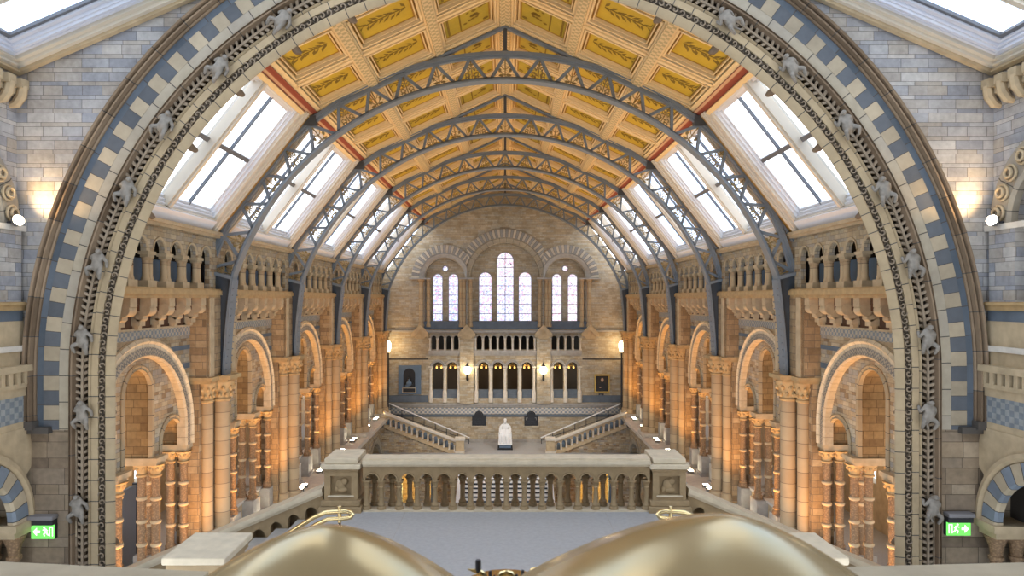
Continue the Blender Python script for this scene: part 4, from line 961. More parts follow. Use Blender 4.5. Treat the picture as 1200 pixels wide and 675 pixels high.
for typ in (0, 1):
    bm = B()
    if typ == 0:
        tube(bm, [(0, 0, -.3), (0, 0, .24)], .018, 6)
        ball(bm, (0, 0, .26), .06, .8, .5, 1.5, 1)
        for z in (-.18, .0):
            for sg in (-1, 1):
                tube(bm, [(0, 0, z - .08), (sg * .08, 0, z - .04), (sg * .15, 0, z + .05)], .014, 5); ball(bm, (sg * .17, 0, z + .07), .06, .9, .4, 1.2, 1)
        for sg in (-1, 1): ball(bm, (sg * .12, 0, -.27), .07, 1.4, .4, .6, 1)
    else:
        tube(bm, [(0, 0, -.3), (0, 0, .2)], .018, 6)
        for sg in (-1, 1):
            for cx_, cz_, rr in ((.14, -.18, .09), (.09, .02, .06)):
                tube(bm, [(sg * (cx_ + rr * (1 - q * .05) * cos(q * .8 + 3)), 0, cz_ + rr * (1 - q * .07) * sin(q * .8 + 3)) for q in range(10)], .018, 5)
        for p in ((0, .22), (.05, .14), (-.05, .14), (.0, .1), (.1, -.05), (-.1, -.05), (.2, -.27), (-.2, -.27), (.1, -.29), (-.1, -.29)): ball(bm, (p[0], 0, p[1]), .038, 1, .5, 1, 1)
    mo.append(mesh(bm, 'leaf_ornament', 'gild'))
for i in range(-NW, NW + 1):
    a = i * da; p = tp(a, RL + .44); place('leaf_ornament', mo[abs(i) % 2], t0_, (p[0], yt, p[1]), (0, a, 0), (.92, 1, .92))
for s in (-1, 1):
    xa, za = tp(AE, RL); xb, zb_ = tp(AE, rup(AE))
    fl_ = [(s * xa, za), (s * 8.13, -.1), (s * 8.2, -.8), (s * 8.26, -1.6), (s * 8.29, -2.25)]
    bm = B(); plate(bm, [fl_ + [(s * 8.6, -2.25), (s * 8.62, -1.0), (s * 8.6, za + .1), (s * xb, zb_)]], front, yt - .12, yt + .12); part('post_web', bm, 'ironweb', t0_)
    bm = B()
    for p, q_ in zip(fl_, fl_[1:]): bar(bm, (p[0], yt, p[1]), (q_[0], yt, q_[1] - .0), .07, .46)
    part('post_flange', bm, 'iron', t0_)
    bm = B(); bar(bm, (s * xa, yt, za + .04), (s * 8.62, yt, zb_ + .0), .1, .44); part('post_bracket', bm, 'iron', t0_)
    bm = B()
    for q in range(13):
        z = -2.1 + .2 * q; x = 8.29 - .01 - (z + 2.25) * .085
        for yy in (-.17, .17): ball(bm, (s * (x - .045), yt + yy, z), .022, 1, 1, 1, 1)
    part('rivet', bm, 'iron', t0_)
    bm = B(); bar(bm, (s * 5.86, yt, 5.32), (0, yt, 8.08), .08, .16, (0, 1, 0)); part('rafter', bm, 'iron', t0_)
    bm = B(); bar(bm, (s * 8.58, yt, 1.7), (s * 5.86, yt, 5.34), .08, .16, (0, 1, 0)); part('skylight_rafter', bm, 'iron', t0_)
    bm = B(); box(bm, min(s * 5.6, s * 6.0), max(s * 5.6, s * 6.0), yt - .12, yt + .12, 5.12, 5.42); part('knee_plate', bm, 'irondark', t0_)
bm = B(); box(bm, -.055, .055, yt - .055, yt + .055, 7.3, 8.1); box(bm, -.09, .09, yt - .09, yt + .09, 7.3, 7.36); part('king_rod', bm, 'irondark', t0_)
t0_['label'] = 'nearest and largest latticed blue grey iron roof arch across the hall'
for k in range(1, 5): dup(t0_, (0, BAY * k, 0), '%s latticed iron roof arch counting away from the viewer' % ORD[k] if k < 4 else 'farthest latticed iron roof arch framing the end wall')
# ================================================================== end wall (y = 49.5)
YE = 49.5; Q = YE / F
def ex_(x): return (x - 592.5) * Q
def ez_(y): return (350 - y) * Q
E = thing('wall_back', 'tall end wall of buff brick with three great arched window recesses and lower arcade', 'wall', (0, YE, -14.6), kind='structure')
CX = 4.38
bm = B()
def aloop(c, zc, r, zb, n=32): return archloop(c, zc, r, zb, n)
plate(bm, [[(-9.4, -2.3), (-9.4, 1.9), (-8.6, 2.0), (-5.9, 5.6), (0, 8.4), (5.9, 5.6), (8.6, 2.0), (9.4, 1.9), (9.4, -2.3)], aloop(0, 1.49, 2.54, -2.05), aloop(-CX, 1.49, 1.45, -2.05), aloop(CX, 1.49, 1.45, -2.05)], front, YE, YE + .5); part('upper_brickwork', bm, 'end', E)
wins = [(0, .62, 2.78), (-1.455, .47, 1.47), (1.455, .47, 1.47)]
for s in (-1, 1): wins += [(s * 4.93, .36, 1.45), (s * 3.79, .36, 1.45)]
loops = [rect(-6.2, 6.2, -2.3, 4.3)] + [aloop(c, zc, r, -1.62, 18) for c, r, zc in wins] + [[(s * CX + .2 * cos(2 * pi * i / 16), 2.2 + .2 * sin(2 * pi * i / 16)) for i in range(16)] for s in (-1, 1)]
bm = B(); plate(bm, loops, front, YE + .45, YE + .8); part('window_wall', bm, 'end', E)
wl = ['tall middle stained glass lancet of the end wall', 'shorter lancet just left of the tall middle end window', 'shorter lancet just right of the tall middle end window', 'outer lancet of the pair in the left end recess', 'inner lancet of the pair in the left end recess', 'outer lancet of the pair in the right end recess', 'inner lancet of the pair in the right end recess']
for i, (c, r, zc) in enumerate(wins):
    w = thing('window_%d' % (13 + i), wl[i], 'window', (c, YE + .6, -1.62), kind='structure')
    bm = B(); plate(bm, [aloop(c, zc, r + .02, -1.64, 18)], front, YE + .62, YE + .635); part('leaded_pane', bm, 'leaded', w)
    bm = B(); archsweep(bm, [(r + .04, YE + .4), (r + .04, YE + .64), (r - .03, YE + .64), (r - .03, YE + .4)], c, zc, -1.62, front, 18); part('frame', bm, 'greystone', w)
    bm = B(); z = -1.1
    while z < zc + r * .6: box(bm, c - r, c + r, YE + .59, YE + .62, z - .02, z + .02); z += .68
    if i == 0: box(bm, c - .025, c + .025, YE + .59, YE + .62, -1.62, zc + r)
    part('glazing_bar', bm, 'lead', w)
for s, wh in ((-1, 'left'), (1, 'right')):
    w = thing('window_%d' % (21 + s), 'little round window above the %s pair of lancets' % wh, 'window', (s * CX, YE + .6, 2.2), kind='structure')
    bm = B(); plate(bm, [[(s * CX + .21 * cos(2 * pi * i / 16), 2.2 + .21 * sin(2 * pi * i / 16)) for i in range(16)]], front, YE + .62, YE + .635); part('pane', bm, 'leaded', w)
    bm = B(); tube(bm, [(s * CX + .22 * cos(2 * pi * i / 20), YE + .43, 2.2 + .22 * sin(2 * pi * i / 20)) for i in range(21)], .05, 6); part('frame', bm, 'greystone', w)
XM = 2.76
def cl0(a, z, d): return (max(-XM, min(XM, a)), d, z)
def cl1(s): return lambda a, z, d: ((max(XM, a) if s > 0 else min(-XM, a)), d, z)
bm = B(); archsweep(bm, [(3.55, YE + .02), (3.55, YE - .18), (2.95, YE - .18), (2.95, YE + .02)], 0, 1.49, 1.49, cl0, 64); part('radial_arch', bm, 'radial', E)
bm = B(); archsweep(bm, [(2.95, YE + .02), (2.95, YE - .12), (2.86, YE - .16), (2.6, YE - .02), (2.5, YE + .3), (2.95, YE + .3)], 0, 1.49, -2.05, cl0, 64); part('arch_moulding', bm, 'creamring', E)
for s in (-1, 1):
    bm = B(); archsweep(bm, [(2.4, YE + .02), (2.4, YE - .16), (1.85, YE - .16), (1.85, YE + .02)], s * CX, 1.49, 1.49, cl1(s), 48); part('radial_arch', bm, 'radial', E)
    bm = B(); archsweep(bm, [(1.85, YE + .02), (1.85, YE - .1), (1.76, YE - .14), (1.5, YE - .02), (1.42, YE + .3), (1.85, YE + .3)], s * CX, 1.49, -2.05, cl1(s), 48); part('arch_moulding', bm, 'greystone', E)
    for a in (2.5, 2.98, 6.08, 3.2, 5.55):
        bm = B(); r = .17 if a in (6.08,) else .13; lathe(bm, [(r * 1.3, -2.05), (r * 1.3, -1.9), (r, -1.8), (r, 1.1), (r * 1.1, 1.12), (r, 1.16), (r * 1.6, 1.4)], s * a, YE - .04, 14); part('engaged_column', bm, 'drum', E)
    bm = B(); box(bm, *sorted((s * 2.3, s * 3.3)), YE - .3, YE + .1, 1.4, 1.52); box(bm, *sorted((s * 5.4, s * 6.9)), YE - .25, YE + .1, 1.4, 1.5); part('impost', bm, 'greystone', E)
bm = B(); box(bm, -6.2, 6.2, YE - .05, YE + .5, -2.2, -1.64); part('window_sill', bm, 'bluestone', E)
bm = B(); box(bm, -9.0, 9.0, YE - .16, YE + .05, -2.4, -2.27); part('string_course', bm, 'greystone', E)
bm = B(); box(bm, -6.1, 6.1, YE - .34, YE + .05, -2.42, -2.3); box(bm, -6.1, 6.1, YE - .28, YE + .05, -2.48, -2.42); part('balcony_coping', bm, 'greystone', E)
for a in (-6.12, -2.76, 2.76, 6.12):
    bm = B(); plate(bm, [[(a - .62, -2.72), (a - .62, -2.5), (a, -1.85), (a + .62, -2.5), (a + .62, -2.72), (a + .42, -2.72), (a, -2.25), (a - .42, -2.72)]], front, YE - .55, YE + .05); plate(bm, [[(a - .5, -2.62), (a, -2.0), (a + .5, -2.62), (a + .3, -2.9), (a - .3, -2.9)]], front, YE - .4, YE + .02); part('gable_cap', bm, 'stone', E)
# middle and lower wall with little gallery openings and arcades
groups = [(-4.37, 2.3, 4, 2), (0, 4.7, 8, 4), (4.37, 2.3, 4, 2)]
loops = [rect(-9.4, 9.4, -14.6, -2.3)]
gal = []; arcd = []
for c, w, ng, na in groups:
    for i in range(ng): gal.append(c + (i - (ng - 1) / 2) * .54)
    for i in range(na): arcd.append(c + (i - (na - 1) / 2) * (1.05 if na == 4 else 1.02))
for a in gal: loops.append(aloop(a, -2.86, .18, -3.7, 12))
for a in arcd: loops.append(aloop(a, -4.97, .38, -7.2, 18))
bm = B(); plate(bm, loops, front, YE, YE + .45); part('lower_brickwork', bm, 'end', E)
for a in gal:
    bm = B(); archsweep(bm, [(.26, YE + .01), (.26, YE - .05), (.18, YE - .03), (.165, YE + .1), (.26, YE + .1)], a, -2.86, -2.86, front, 12); part('gallery_arch', bm, 'greystone', E)
for c, w, ng, na in groups:
    bm = B(); box(bm, c - w / 2 - .02, c + w / 2 + .02, YE - .2, YE + .02, -3.98, -3.74); box(bm, c - w / 2, c + w / 2, YE - .1, YE + .02, -4.12, -3.98); part('gallery_ledge', bm, 'greystone', E)
    for i in range(ng + 1):
        bm = B(); lathe(bm, [(.1, -3.74), (.1, -3.66), (.06, -3.6), (.06, -3.05), (.1, -2.9), (.1, -2.86)], c + (i - ng / 2) * .54, YE - .03, 10); part('gallery_colonnette', bm, 'palestone', E)
    st_ = 1.05 if na == 4 else 1.02
    for i in range(na + 1):
        bm = B(); a = c + (i - na / 2) * st_
        lathe(bm, [(.16, -7.5), (.16, -6.75), (.12, -6.65), (.085, -6.6), (.085, -5.2), (.11, -5.18), (.09, -5.12), (.17, -4.98)], a, YE - .04, 12); box(bm, a - .17, a + .17, YE - .2, YE + .05, -4.98, -4.9); part('arcade_column', bm, 'palestone', E)
    bm = B(); box(bm, c - w / 2, c + w / 2, YE + .2, YE + .44, -7.2, -6.62)
    for z in (-7.05, -6.9, -6.76): box(bm, c - w / 2, c + w / 2, YE + .05 + (z + 7.05) * .4, YE + .3, -7.2, z)
    part('arcade_step', bm, 'bluestone', E)
for a in arcd:
    bm = B(); archsweep(bm, [(.56, YE + .01), (.56, YE - .1), (.5, YE - .14), (.44, YE - .06), (.38, YE - .08), (.36, YE + .1), (.56, YE + .1)], a, -4.97, -4.97, front, 20); part('arcade_arch', bm, 'greystone', E)
bm = B(); box(bm, -9, 9, YE - .12, YE + .02, -7.72, -7.58); box(bm, -9, 9, YE - .06, YE + .02, -7.86, -7.72); part('string_course', bm, 'greystone', E)
bm = B(); box(bm, -9, 9, YE - .03, YE + .02, -8.36, -7.9); part('diaper_band', bm, 'enddiaper', E)
bm = B(); box(bm, -9, 9, YE - .05, YE + .02, -8.56, -8.38); part('blue_course', bm, 'bluestone', E)
for s in (-1, 1):
    bm = B(); box(bm, *sorted((s * 2.28, s * 3.28)), YE - .25, YE + .02, -7.6, -2.5); part('buttress', bm, 'end', E)
    bm = B(); box(bm, *sorted((s * 5.6, s * 9.0)), YE - .07, YE + .02, -7.5, -7.0); part('blue_dado', bm, 'bluestone', E)
    bm = B(); box(bm, *sorted((s * 5.6, s * 9.0)), YE - .04, YE + .02, -4.42, -4.32); part('string_course', bm, 'hoodring', E)
bm = B(); box(bm, -9, 9, YE - .08, YE + .02, -10.42, -10.2); part('skirting', bm, 'greystone', E)
bm = B(); box(bm, -7, 7, YE + 3.4, YE + 3.6, -8, -2); box(bm, -7, 7, YE + .45, YE + 3.6, -2.4, -2.3); box(bm, -7, 7, YE + .45, YE + 3.6, -7.4, -7.3); box(bm, -7, 7, YE + .45, YE + 3.6, -4.2, -4.1); part('dark_gallery_room', bm, 'darkroom', E)  # surfaces coloured near-black to give the room its shade
for a in (-4.4, -1.6, 1.6, 4.4):
    l = bpy.data.lights.new('gallery_glint', 'POINT'); l.energy = 40; l.color = (1, .6, .2); l.shadow_soft_size = .1  # added point lights without fixtures, for warm glints in the gallery
    lo = bpy.data.objects.new('gallery_glint', l); COL.objects.link(lo); lo.location = (a, YE + 1.6, -4.6 + ZC)

# ---- invented hanging lamps, added for gold glints behind the arcade openings
LD = ['first', 'second', 'third', 'fourth', 'fifth', 'sixth', 'seventh', 'eighth']
for i, a in enumerate(sorted(arcd)):
    t = thing('glint_lamp', 'added glint lamp in the %s dark arch of the end arcade, counting from left' % LD[i], 'lamp', (a, YE + 1.0, -4.2), 'added glint lamps behind the end arcade')
    bm = B(); tube(bm, [(a, YE + 1.0, -4.2), (a, YE + 1.0, -4.75)], .012, 6); part('chain', bm, 'gold', t)
    bm = B(); tube(bm, [(a + .22 * cos(2 * pi * q / 16), YE + 1.0 + .22 * sin(2 * pi * q / 16), -4.95) for q in range(17)], .03, 6); tube(bm, [(a - .22, YE + 1, -4.95), (a, YE + 1, -4.75), (a + .22, YE + 1, -4.95)], .015, 5); part('ring', bm, 'gold', t)
    for q in (-1, 1):
        bm = B(); ball(bm, (a + q * .17, YE + .9, -5.08), .075, 1, 1, 1.2); part('globe', bm, 'softglow', t)
# ---- wall lamps
for s, wh in ((-1, 'left'), (1, 'right')):
    X = ex_(548.5 if s < 0 else 636.8)
    t = thing('wall_lamp', 'lit white globe wall lamp on the %s buttress of the end wall' % wh, 'lamp', (X, YE - .25, ez_(444)), 'end wall globe lamps')
    bm = B(); tube(bm, [(X, YE - .25, ez_(441)), (X, YE - .42, ez_(441)), (X, YE - .5, ez_(438))], .035, 8); lathe(bm, [(.03, ez_(446)), (.09, ez_(443)), (.06, ez_(438)), (.16, ez_(437))], X, YE - .5, 12); part('bracket', bm, 'black', t)
    bm = B(); ball(bm, (X, YE - .5, ez_(433)), .27, 1, 1, 1.1, 3); part('globe', bm, 'lampglow', t)
    bm = B(); lathe(bm, [(.14, ez_(429)), (.17, ez_(428.4)), (.05, ez_(426)), (.02, ez_(424))], X, YE - .5, 12); part('finial', bm, 'black', t)
    l = bpy.data.lights.new('globe_light', 'POINT'); l.energy = 20; l.color = (1, .7, .36); l.shadow_soft_size = .27
    lo = bpy.data.objects.new('globe_light', l); COL.objects.link(lo); lo.location = (X, YE - 1.0, ez_(432) + ZC)
# ---- bust niche
t = thing('memorial_niche', 'blue grey stone memorial slab with dark arched niche on the left of the end wall', 'memorial', (ex_(480.5), YE, ez_(462)))
cx, x0, x1 = ex_(480.3), ex_(467.5), ex_(494)
bm = B(); plate(bm, [rect(x0, x1, ez_(462), ez_(428)), archloop(cx, ez_(438.5), .43, ez_(453.5), 16)], front, YE - .12, YE + .0); part('slab', bm, 'slate', t)
bm = B(); plate(bm, [archloop(cx, ez_(438.5), .44, ez_(453.5), 16)], front, YE - .03, YE - .005); part('niche_back', bm, 'black', t)
bm = B(); box(bm, cx - .5, cx + .5, YE - .17, YE - .1, ez_(460), ez_(454)); part('plaque_border', bm, 'cap', t)
bm = B(); box(bm, cx - .44, cx + .44, YE - .19, YE - .16, ez_(459.2), ez_(454.8)); part('plaque', bm, 'black', t)
zb = ez_(453.5)
t = thing('bearded_bust', 'dark bust of a bearded person with pale folded drapery inside the memorial niche', 'bust', (cx, YE - .2, zb))
bust = skinmesh('bust', [(0, 0, .1), (0, 0, .36), (0, -.02, .5), (0, -.04, .64), (0, -.02, .76), (.2, 0, .36), (.3, .02, .18), (-.2, 0, .36), (-.3, .02, .18)], [(0, 1), (1, 2), (2, 3), (3, 4), (1, 5), (5, 6), (1, 7), (7, 8)], [.2, .16, .07, .12, .1, .12, .1, .12, .1], 'black')
place('body', bust, t, (cx, YE - .22, zb))
bm = B(); ball(bm, (cx + .03, YE - .42, zb + .3), .17, 1.2, .5, 1.1); ball(bm, (cx - .12, YE - .4, zb + .14), .1, 1.6, .5, .8); part('drapery', bm, 'slate', t)
bm = B(); ball(bm, (cx, YE - .34, zb + .5), .08, 1, .7, 1.4); part('beard', bm, 'slate', t)
# ---- painting
x0, x1, z0, z1 = ex_(696.8), ex_(714.8), ez_(460), ez_(438.6)
t = thing('portrait_painting', 'dark portrait of a person in black, in a gold frame on the end wall', 'painting', ((x0 + x1) / 2, YE, z0))
bm = B(); plate(bm, [rect(x0, x1, z0, z1), rect(x0 + .1, x1 - .1, z0 + .1, z1 - .1)], front, YE - .12, YE); plate(bm, [rect(x0 + .04, x1 - .04, z0 + .04, z1 - .04), rect(x0 + .1, x1 - .1, z0 + .1, z1 - .1)], front, YE - .16, YE - .1); part('frame', bm, 'gold', t)
bm = B(); box(bm, x0 + .08, x1 - .08, YE - .06, YE - .02, z0 + .08, z1 - .08); part('canvas', bm, 'darkroom', t)
c = (x0 + x1) / 2; zm = (z0 + z1) / 2
bm = B(); plate(bm, [[(c - .36, z0 + .1), (c - .3, zm - .1), (c - .08, zm + .1), (c + .12, zm + .1), (c + .3, zm - .1), (c + .34, z0 + .1)]], front, YE - .065, YE - .058); part('painted_coat', bm, 'black', t)
bm = B(); plate(bm, [[(c + .02 + .1 * cos(2 * pi * i / 14), zm + .26 + .14 * sin(2 * pi * i / 14)) for i in range(14)]], front, YE - .068, YE - .06); box(bm, c - .18, c - .06, YE - .068, YE - .06, zm - .32, zm - .25); part('painted_face', bm, 'skin', t)
t = thing('caption_plaque', 'small black plaque under the gold framed portrait', 'plaque', (ex_(705), YE, ez_(464)))
bm = B(); box(bm, ex_(702), ex_(708), YE - .04, YE, ez_(463.8), ez_(461)); part('board', bm, 'black', t)
bm = B()
for q in range(3): box(bm, ex_(703), ex_(707 - q * .7), YE - .045, YE - .04, ez_(461.9 + .6 * q), ez_(461.7 + .6 * q))
part('lettering', bm, 'greystone', t)
# ---- bronze plaques either side of the statue
for s, wh, xx in ((-1, 'left', (553.8, 569.8)), (1, 'right', (615, 631))):
    x0, x1 = ex_(xx[0]), ex_(xx[1]); c = (x0 + x1) / 2; z0, z1 = ez_(498.6), ez_(486.5)
    t = thing('bronze_plaque', ('plain dark bronze plaque with round hump on top, to the left of the white statue' if s < 0 else 'dark bronze plaque with pale corner marks and round hump, right of the white statue'), 'plaque', (c, YE, z0), 'end wall bronze plaques')
    bm = B(); plate(bm, [[(x0, z0), (x0, z1)] + [(c - .32 * cos(pi * i / 12), z1 + .32 * sin(pi * i / 12)) for i in range(13)] + [(x1, z1), (x1, z0)]], front, YE - .1, YE); part('plate', bm, 'black', t)
    bm = B(); tube(bm, [(c - .22 * cos(pi * i / 10), YE - .105, z1 + .02 + .22 * sin(pi * i / 10)) for i in range(11)], .015, 5); part('crest_line', bm, 'steel', t)
    bm = B()
    for q in range(5): box(bm, x0 + .18, x1 - .18, YE - .106, YE - .1, z0 + .12 + .1 * q, z0 + .135 + .1 * q)
    part('raised_lettering', bm, 'steel', t)
    if s > 0:
        bm = B()
        for g in (-1, 1): box(bm, *sorted((c + g * .38, c + g * .26)), YE - .108, YE - .1, z1 - .2, z1 - .17); box(bm, *sorted((c + g * .38, c + g * .355)), YE - .108, YE - .1, z1 - .34, z1 - .2)
        part('corner_mark', bm, 'greystone', t)
    bm = B(); box(bm, x0 - .06, x1 + .06, YE - .07, YE, z0 - .1, z0); part('ledge', bm, 'cap', t)
# ---- seated marble statue
ZL = -10.4; ys = 47.5
t = thing('marble_statue', 'white marble statue of a seated person in a long coat on a dark plinth', 'statue', (0, ys, ZL))
bm = B(); box(bm, -.52, .52, ys - .6, ys + .6, ZL, ZL + .1); box(bm, -.48, .48, ys - .56, ys + .56, ZL + .1, ZL + .34); part('plinth', bm, 'black', t)
bm = B(); box(bm, -.4, .4, ys - .58, ys - .55, ZL + .14, ZL + .3); part('plinth_panel', bm, 'slate', t)
sb = ZL + .34
V = [(0, .12, .62), (0, .14, .9), (0, .12, 1.16), (0, .06, 1.36), (0, .02, 1.5), (0, 0, 1.64), (0, -.0, 1.74),
     (.22, .1, 1.2), (.34, .02, .98), (.36, -.16, .78), (.26, -.34, .74), (-.22, .1, 1.2), (-.34, .02, .98), (-.36, -.16, .78), (-.26, -.34, .74),
     (.15, -.02, .6), (.19, -.36, .62), (.2, -.42, .34), (.2, -.46, .1), (.22, -.6, .07), (-.15, -.02, .6), (-.19, -.36, .62), (-.18, -.4, .34), (-.18, -.42, .1), (-.2, -.56, .07)]
Ed = [(0, 1), (1, 2), (2, 3), (3, 4), (4, 5), (5, 6), (2, 7), (7, 8), (8, 9), (9, 10), (2, 11), (11, 12), (12, 13), (13, 14), (0, 15), (15, 16), (16, 17), (17, 18), (18, 19), (0, 20), (20, 21), (21, 22), (22, 23), (23, 24)]
Rr = [.2, .2, .2, .09, .09, .12, .08, .13, .1, .08, .06, .13, .1, .08, .06, .13, .12, .1, .09, .07, .13, .12, .1, .09, .07]
body = skinmesh('body', V, Ed, Rr, 'marble', 2); place('body', body, t, (0, ys, sb))
bm = B(); ball(bm, (0, ys - .1, sb + 1.5), .085, .9, .7, 1.5); part('beard', bm, 'marble', t)
bm = B(); plate(bm, [[(-.42, 0), (-.44, .3), (-.4, 1.1), (-.3, 1.2), (.3, 1.2), (.4, 1.1), (.44, .3), (.42, 0)]], lambda a, z, d: (a, ys + d, sb + z), .2, .38); box(bm, -.46, .46, ys - .1, ys + .38, sb, sb + .5); box(bm, -.46, -.34, ys - .2, ys + .3, sb + .5, sb + .72); box(bm, .34, .46, ys - .2, ys + .3, sb + .5, sb + .72)
part('armchair', bm, 'marble', t)
bm = B(); cr = []
for s in (-1, 1):
    for q in range(6):
        x = s * (.06 + .062 * q); tube(bm, [(x * .8, ys - .1, sb + 1.0), (x, ys - .28 - .02 * (q % 2), sb + .66), (x * 1.08, ys - .4 + .04 * (q % 2), sb + .4), (x * 1.12, ys - .36 + .04 * (q % 2), sb + .05)], [.05, .06, .06, .065], 7)
part('coat_fold', bm, 'marble', t)
bm = B(); box(bm, -.48, .48, ys - .64, ys + .42, sb - .0, sb + .06); part('statue_base', bm, 'marble', t)

# ================================================================== floors, grand stair and side flights
hf = thing('floor', 'hall floor and upper stair landing of grey stone at the far end', 'floor', (0, 30, -14.8), kind='structure')
bm = B(); box(bm, -13.6, 13.6, 12.9, 53.2, -14.8, -14.6); part('hall_floor', bm, 'floor', hf)
bm = B(); box(bm, -8.9, 8.9, 44.4, YE, -10.7, ZL); part('stair_landing', bm, 'floor', hf)
bm = B(); plate(bm, [rect(-8.9, 8.9, -14.6, -10.6)] + [archloop(s * a, -12.3, .9, -14.5, 18) for s in (-1, 1) for a in (4.2, 6.6)], front, 44.6, 45.0); part('landing_front', bm, 'hall', hf)
for s in (-1, 1):
    for a in (4.2, 6.6):
        l = bpy.data.lights.new('undercroft_lamp', 'POINT'); l.energy = 250; l.color = (1, .58, .15); l.shadow_soft_size = .2
        lo = bpy.data.objects.new('undercroft_lamp', l); COL.objects.link(lo); lo.location = (s * a, 46.5, -12.6 + ZC)
t = thing('grand_stair', 'broad pale stone steps below the statue, seen through the balustrade arches', 'stairs', (0, 40, -14.6))
for i in range(23):
    z = ZL - .175 * (i + 1); y1 = 44.6 - .34 * i
    bm = B(); box(bm, -2.62, 2.62, y1 - .36, y1 + .2, z - .05, z); n_ = len(bm.faces); box(bm, -2.62, 2.62, y1 - .30, y1 - .2, z - .175, z - .05)
    bm.faces.ensure_lookup_table()
    for f_ in bm.faces[n_:]: f_.material_index = 1
    part('step', bm, ['marble', 'steel'], t)  # near-black risers carry the shade under the treads
for s, wh in ((-1, 'left'), (1, 'right')):
    t = thing('stair_parapet', 'sloping pale stone parapet on the %s of the grand stair' % wh, 'parapet', (s * 2.95, 40, -14.6), 'grand stair parapets')
    bm = B(); plate(bm, [[(44.9, -14.6), (44.9, -10.35), (36.5, -14.2), (36.0, -14.6)]], side(s), 2.66, 2.9); part('parapet_wall', bm, 'cap', t)
    bm = B(); bar(bm, (s * 2.78, 44.7, -10.3), (s * 2.78, 36.5, -14.16), .36, .1, (0, 0, 1)); part('coping', bm, 'marble', t)
    # side flight up along the end wall
    X0, X1 = 3.3, 8.4; ns = 12; ru = (X1 - X0) / ns; ri = .165
    t = thing('side_flight', 'grey steps climbing along the end wall to the %s from the statue landing' % wh, 'stairs', (s * 5.8, 47.8, ZL), 'end wall side flights')
    for i in range(ns):
        bm = B(); box(bm, *sorted((s * (X0 + ru * i), s * (X0 + ru * (i + 1) + .03))), 46.4, YE, ZL + ri * i - .2, ZL + ri * (i + 1)); part('step', bm, 'slate' if i % 2 else 'bluestone', t)
    bm = B(); box(bm, *sorted((s * X1, s * 9.0)), 46.2, YE, ZL + ri * ns - .3, ZL + ri * ns); part('top_landing', bm, 'floor', t)
    sl = ri / ru
    def zr(x): return ZL + (abs(x) - X0) * sl
    t = thing('side_flight_balustrade', 'arched stone balustrade of the %s flight beside the statue landing' % wh, 'balustrade', (s * 5.8, 46.2, ZL), 'end wall flight balustrades')
    Xa, Xb = 3.3, 8.2
    loops = [[(s * Xa, zr(Xa) - .1), (s * Xa, zr(Xa) + .72), (s * Xb, zr(Xb) + .72), (s * Xb, zr(Xb) - .1)]]
    for i in range(13):
        c = Xa + .3 + .36 * i; h = zr(c)
        loops.append([(s * (c + .115 * cos(q)), h + .46 + .115 * sin(q)) for q in [pi * k / 8 for k in range(9)]] + [(s * (c - .115), h + .06), (s * (c + .115), h + .06)])
    bm = B(); plate(bm, loops, front, 46.1, 46.3); part('arcade', bm, 'stone', t)
    for nm, a0_, a1_, y0, y1, mt in (('handrail', .72, .86, 45.98, 46.42, 'palestone'), ('sloping_base', -.2, .02, 46.02, 46.38, 'stone')):
        bm = B(); plate(bm, [[(s * Xa, zr(Xa) + a0_), (s * Xa, zr(Xa) + a1_), (s * Xb, zr(Xb) + a1_), (s * Xb, zr(Xb) + a0_)]], front, y0, y1); part(nm, bm, mt, t)
    for i in range(14):
        c = Xa + .12 + .36 * i; h = zr(c); bm = B(); lathe(bm, [(.065, h + .03), (.065, h + .1), (.04, h + .14), (.04, h + .38), (.07, h + .46)], s * c, 46.06, 10); part('baluster', bm, 'palestone', t)
    bm = B(); box(bm, *sorted((s * 2.78, s * 3.32)), 45.92, 46.5, ZL, ZL + .85); part('newel_shaft', bm, 'stone', t)
    bm = B(); box(bm, *sorted((s * 2.72, s * 3.38)), 45.86, 46.56, ZL + .85, ZL + 1.0); part('newel_cap', bm, 'palestone', t)
    bm = B(); box(bm, *sorted((s * 2.72, s * 3.38)), 45.86, 46.56, ZL, ZL + .12); part('newel_base', bm, 'palestone', t)
    # wall below the flight with zigzag soffit steps and a round arch
    W2 = thing('trim_%d' % (1 if s < 0 else 2), 'brick side wall under the %s flight with a round arched opening' % wh, 'wall', (s * 6, 46.2, -14.6), kind='structure')
    zz = [(s * Xa, -14.6), (s * Xa, zr(Xa) - .1)]
    for i in range(13):
        x = Xa + (Xb + .7 - Xa) * i / 13; x2 = Xa + (Xb + .7 - Xa) * (i + 1) / 13
        zz += [(s * x, min(zr(x), zr(Xb)) - .12), (s * x2, min(zr(x), zr(Xb)) - .12)]
    zz += [(s * 8.9, -14.6)]
    bm = B(); plate(bm, [zz, archloop(s * 6.0, -11.55, .98, -14.4, 20)], front, 46.12, 46.36); part('brickwork', bm, 'hall', W2)
    bm = B(); archsweep(bm, [(1.16, 46.14), (1.16, 46.06), (.98, 46.08), (.95, 46.2), (1.16, 46.2)], s * 6.0, -11.55, -14.4, front, 20); part('arch_moulding', bm, 'slate', W2)
    # wall-side handrail
    t = thing('wall_handrail', 'thin white handrail on dark posts climbing the end wall %s flight' % wh, 'handrail', (s * 5.8, 49.1, ZL), 'end wall handrails')
    A_, C_ = (s * 2.55, 48.9, zr(2.55) + .72), (s * 8.4, 48.9, zr(8.4) + .95)
    bm = B(); tube(bm, [A_, C_], .045, 8); part('rail', bm, 'marble', t)
    for i in range(8):
        x = 2.6 + .8 * i; bm = B(); tube(bm, [(s * x, 48.9, max(zr(x), ZL) + .0), (s * x, 48.9, A_[2] + (C_[2] - A_[2]) * (x - 2.55) / 5.85)], .025, 6); part('post', bm, 'steel', t)
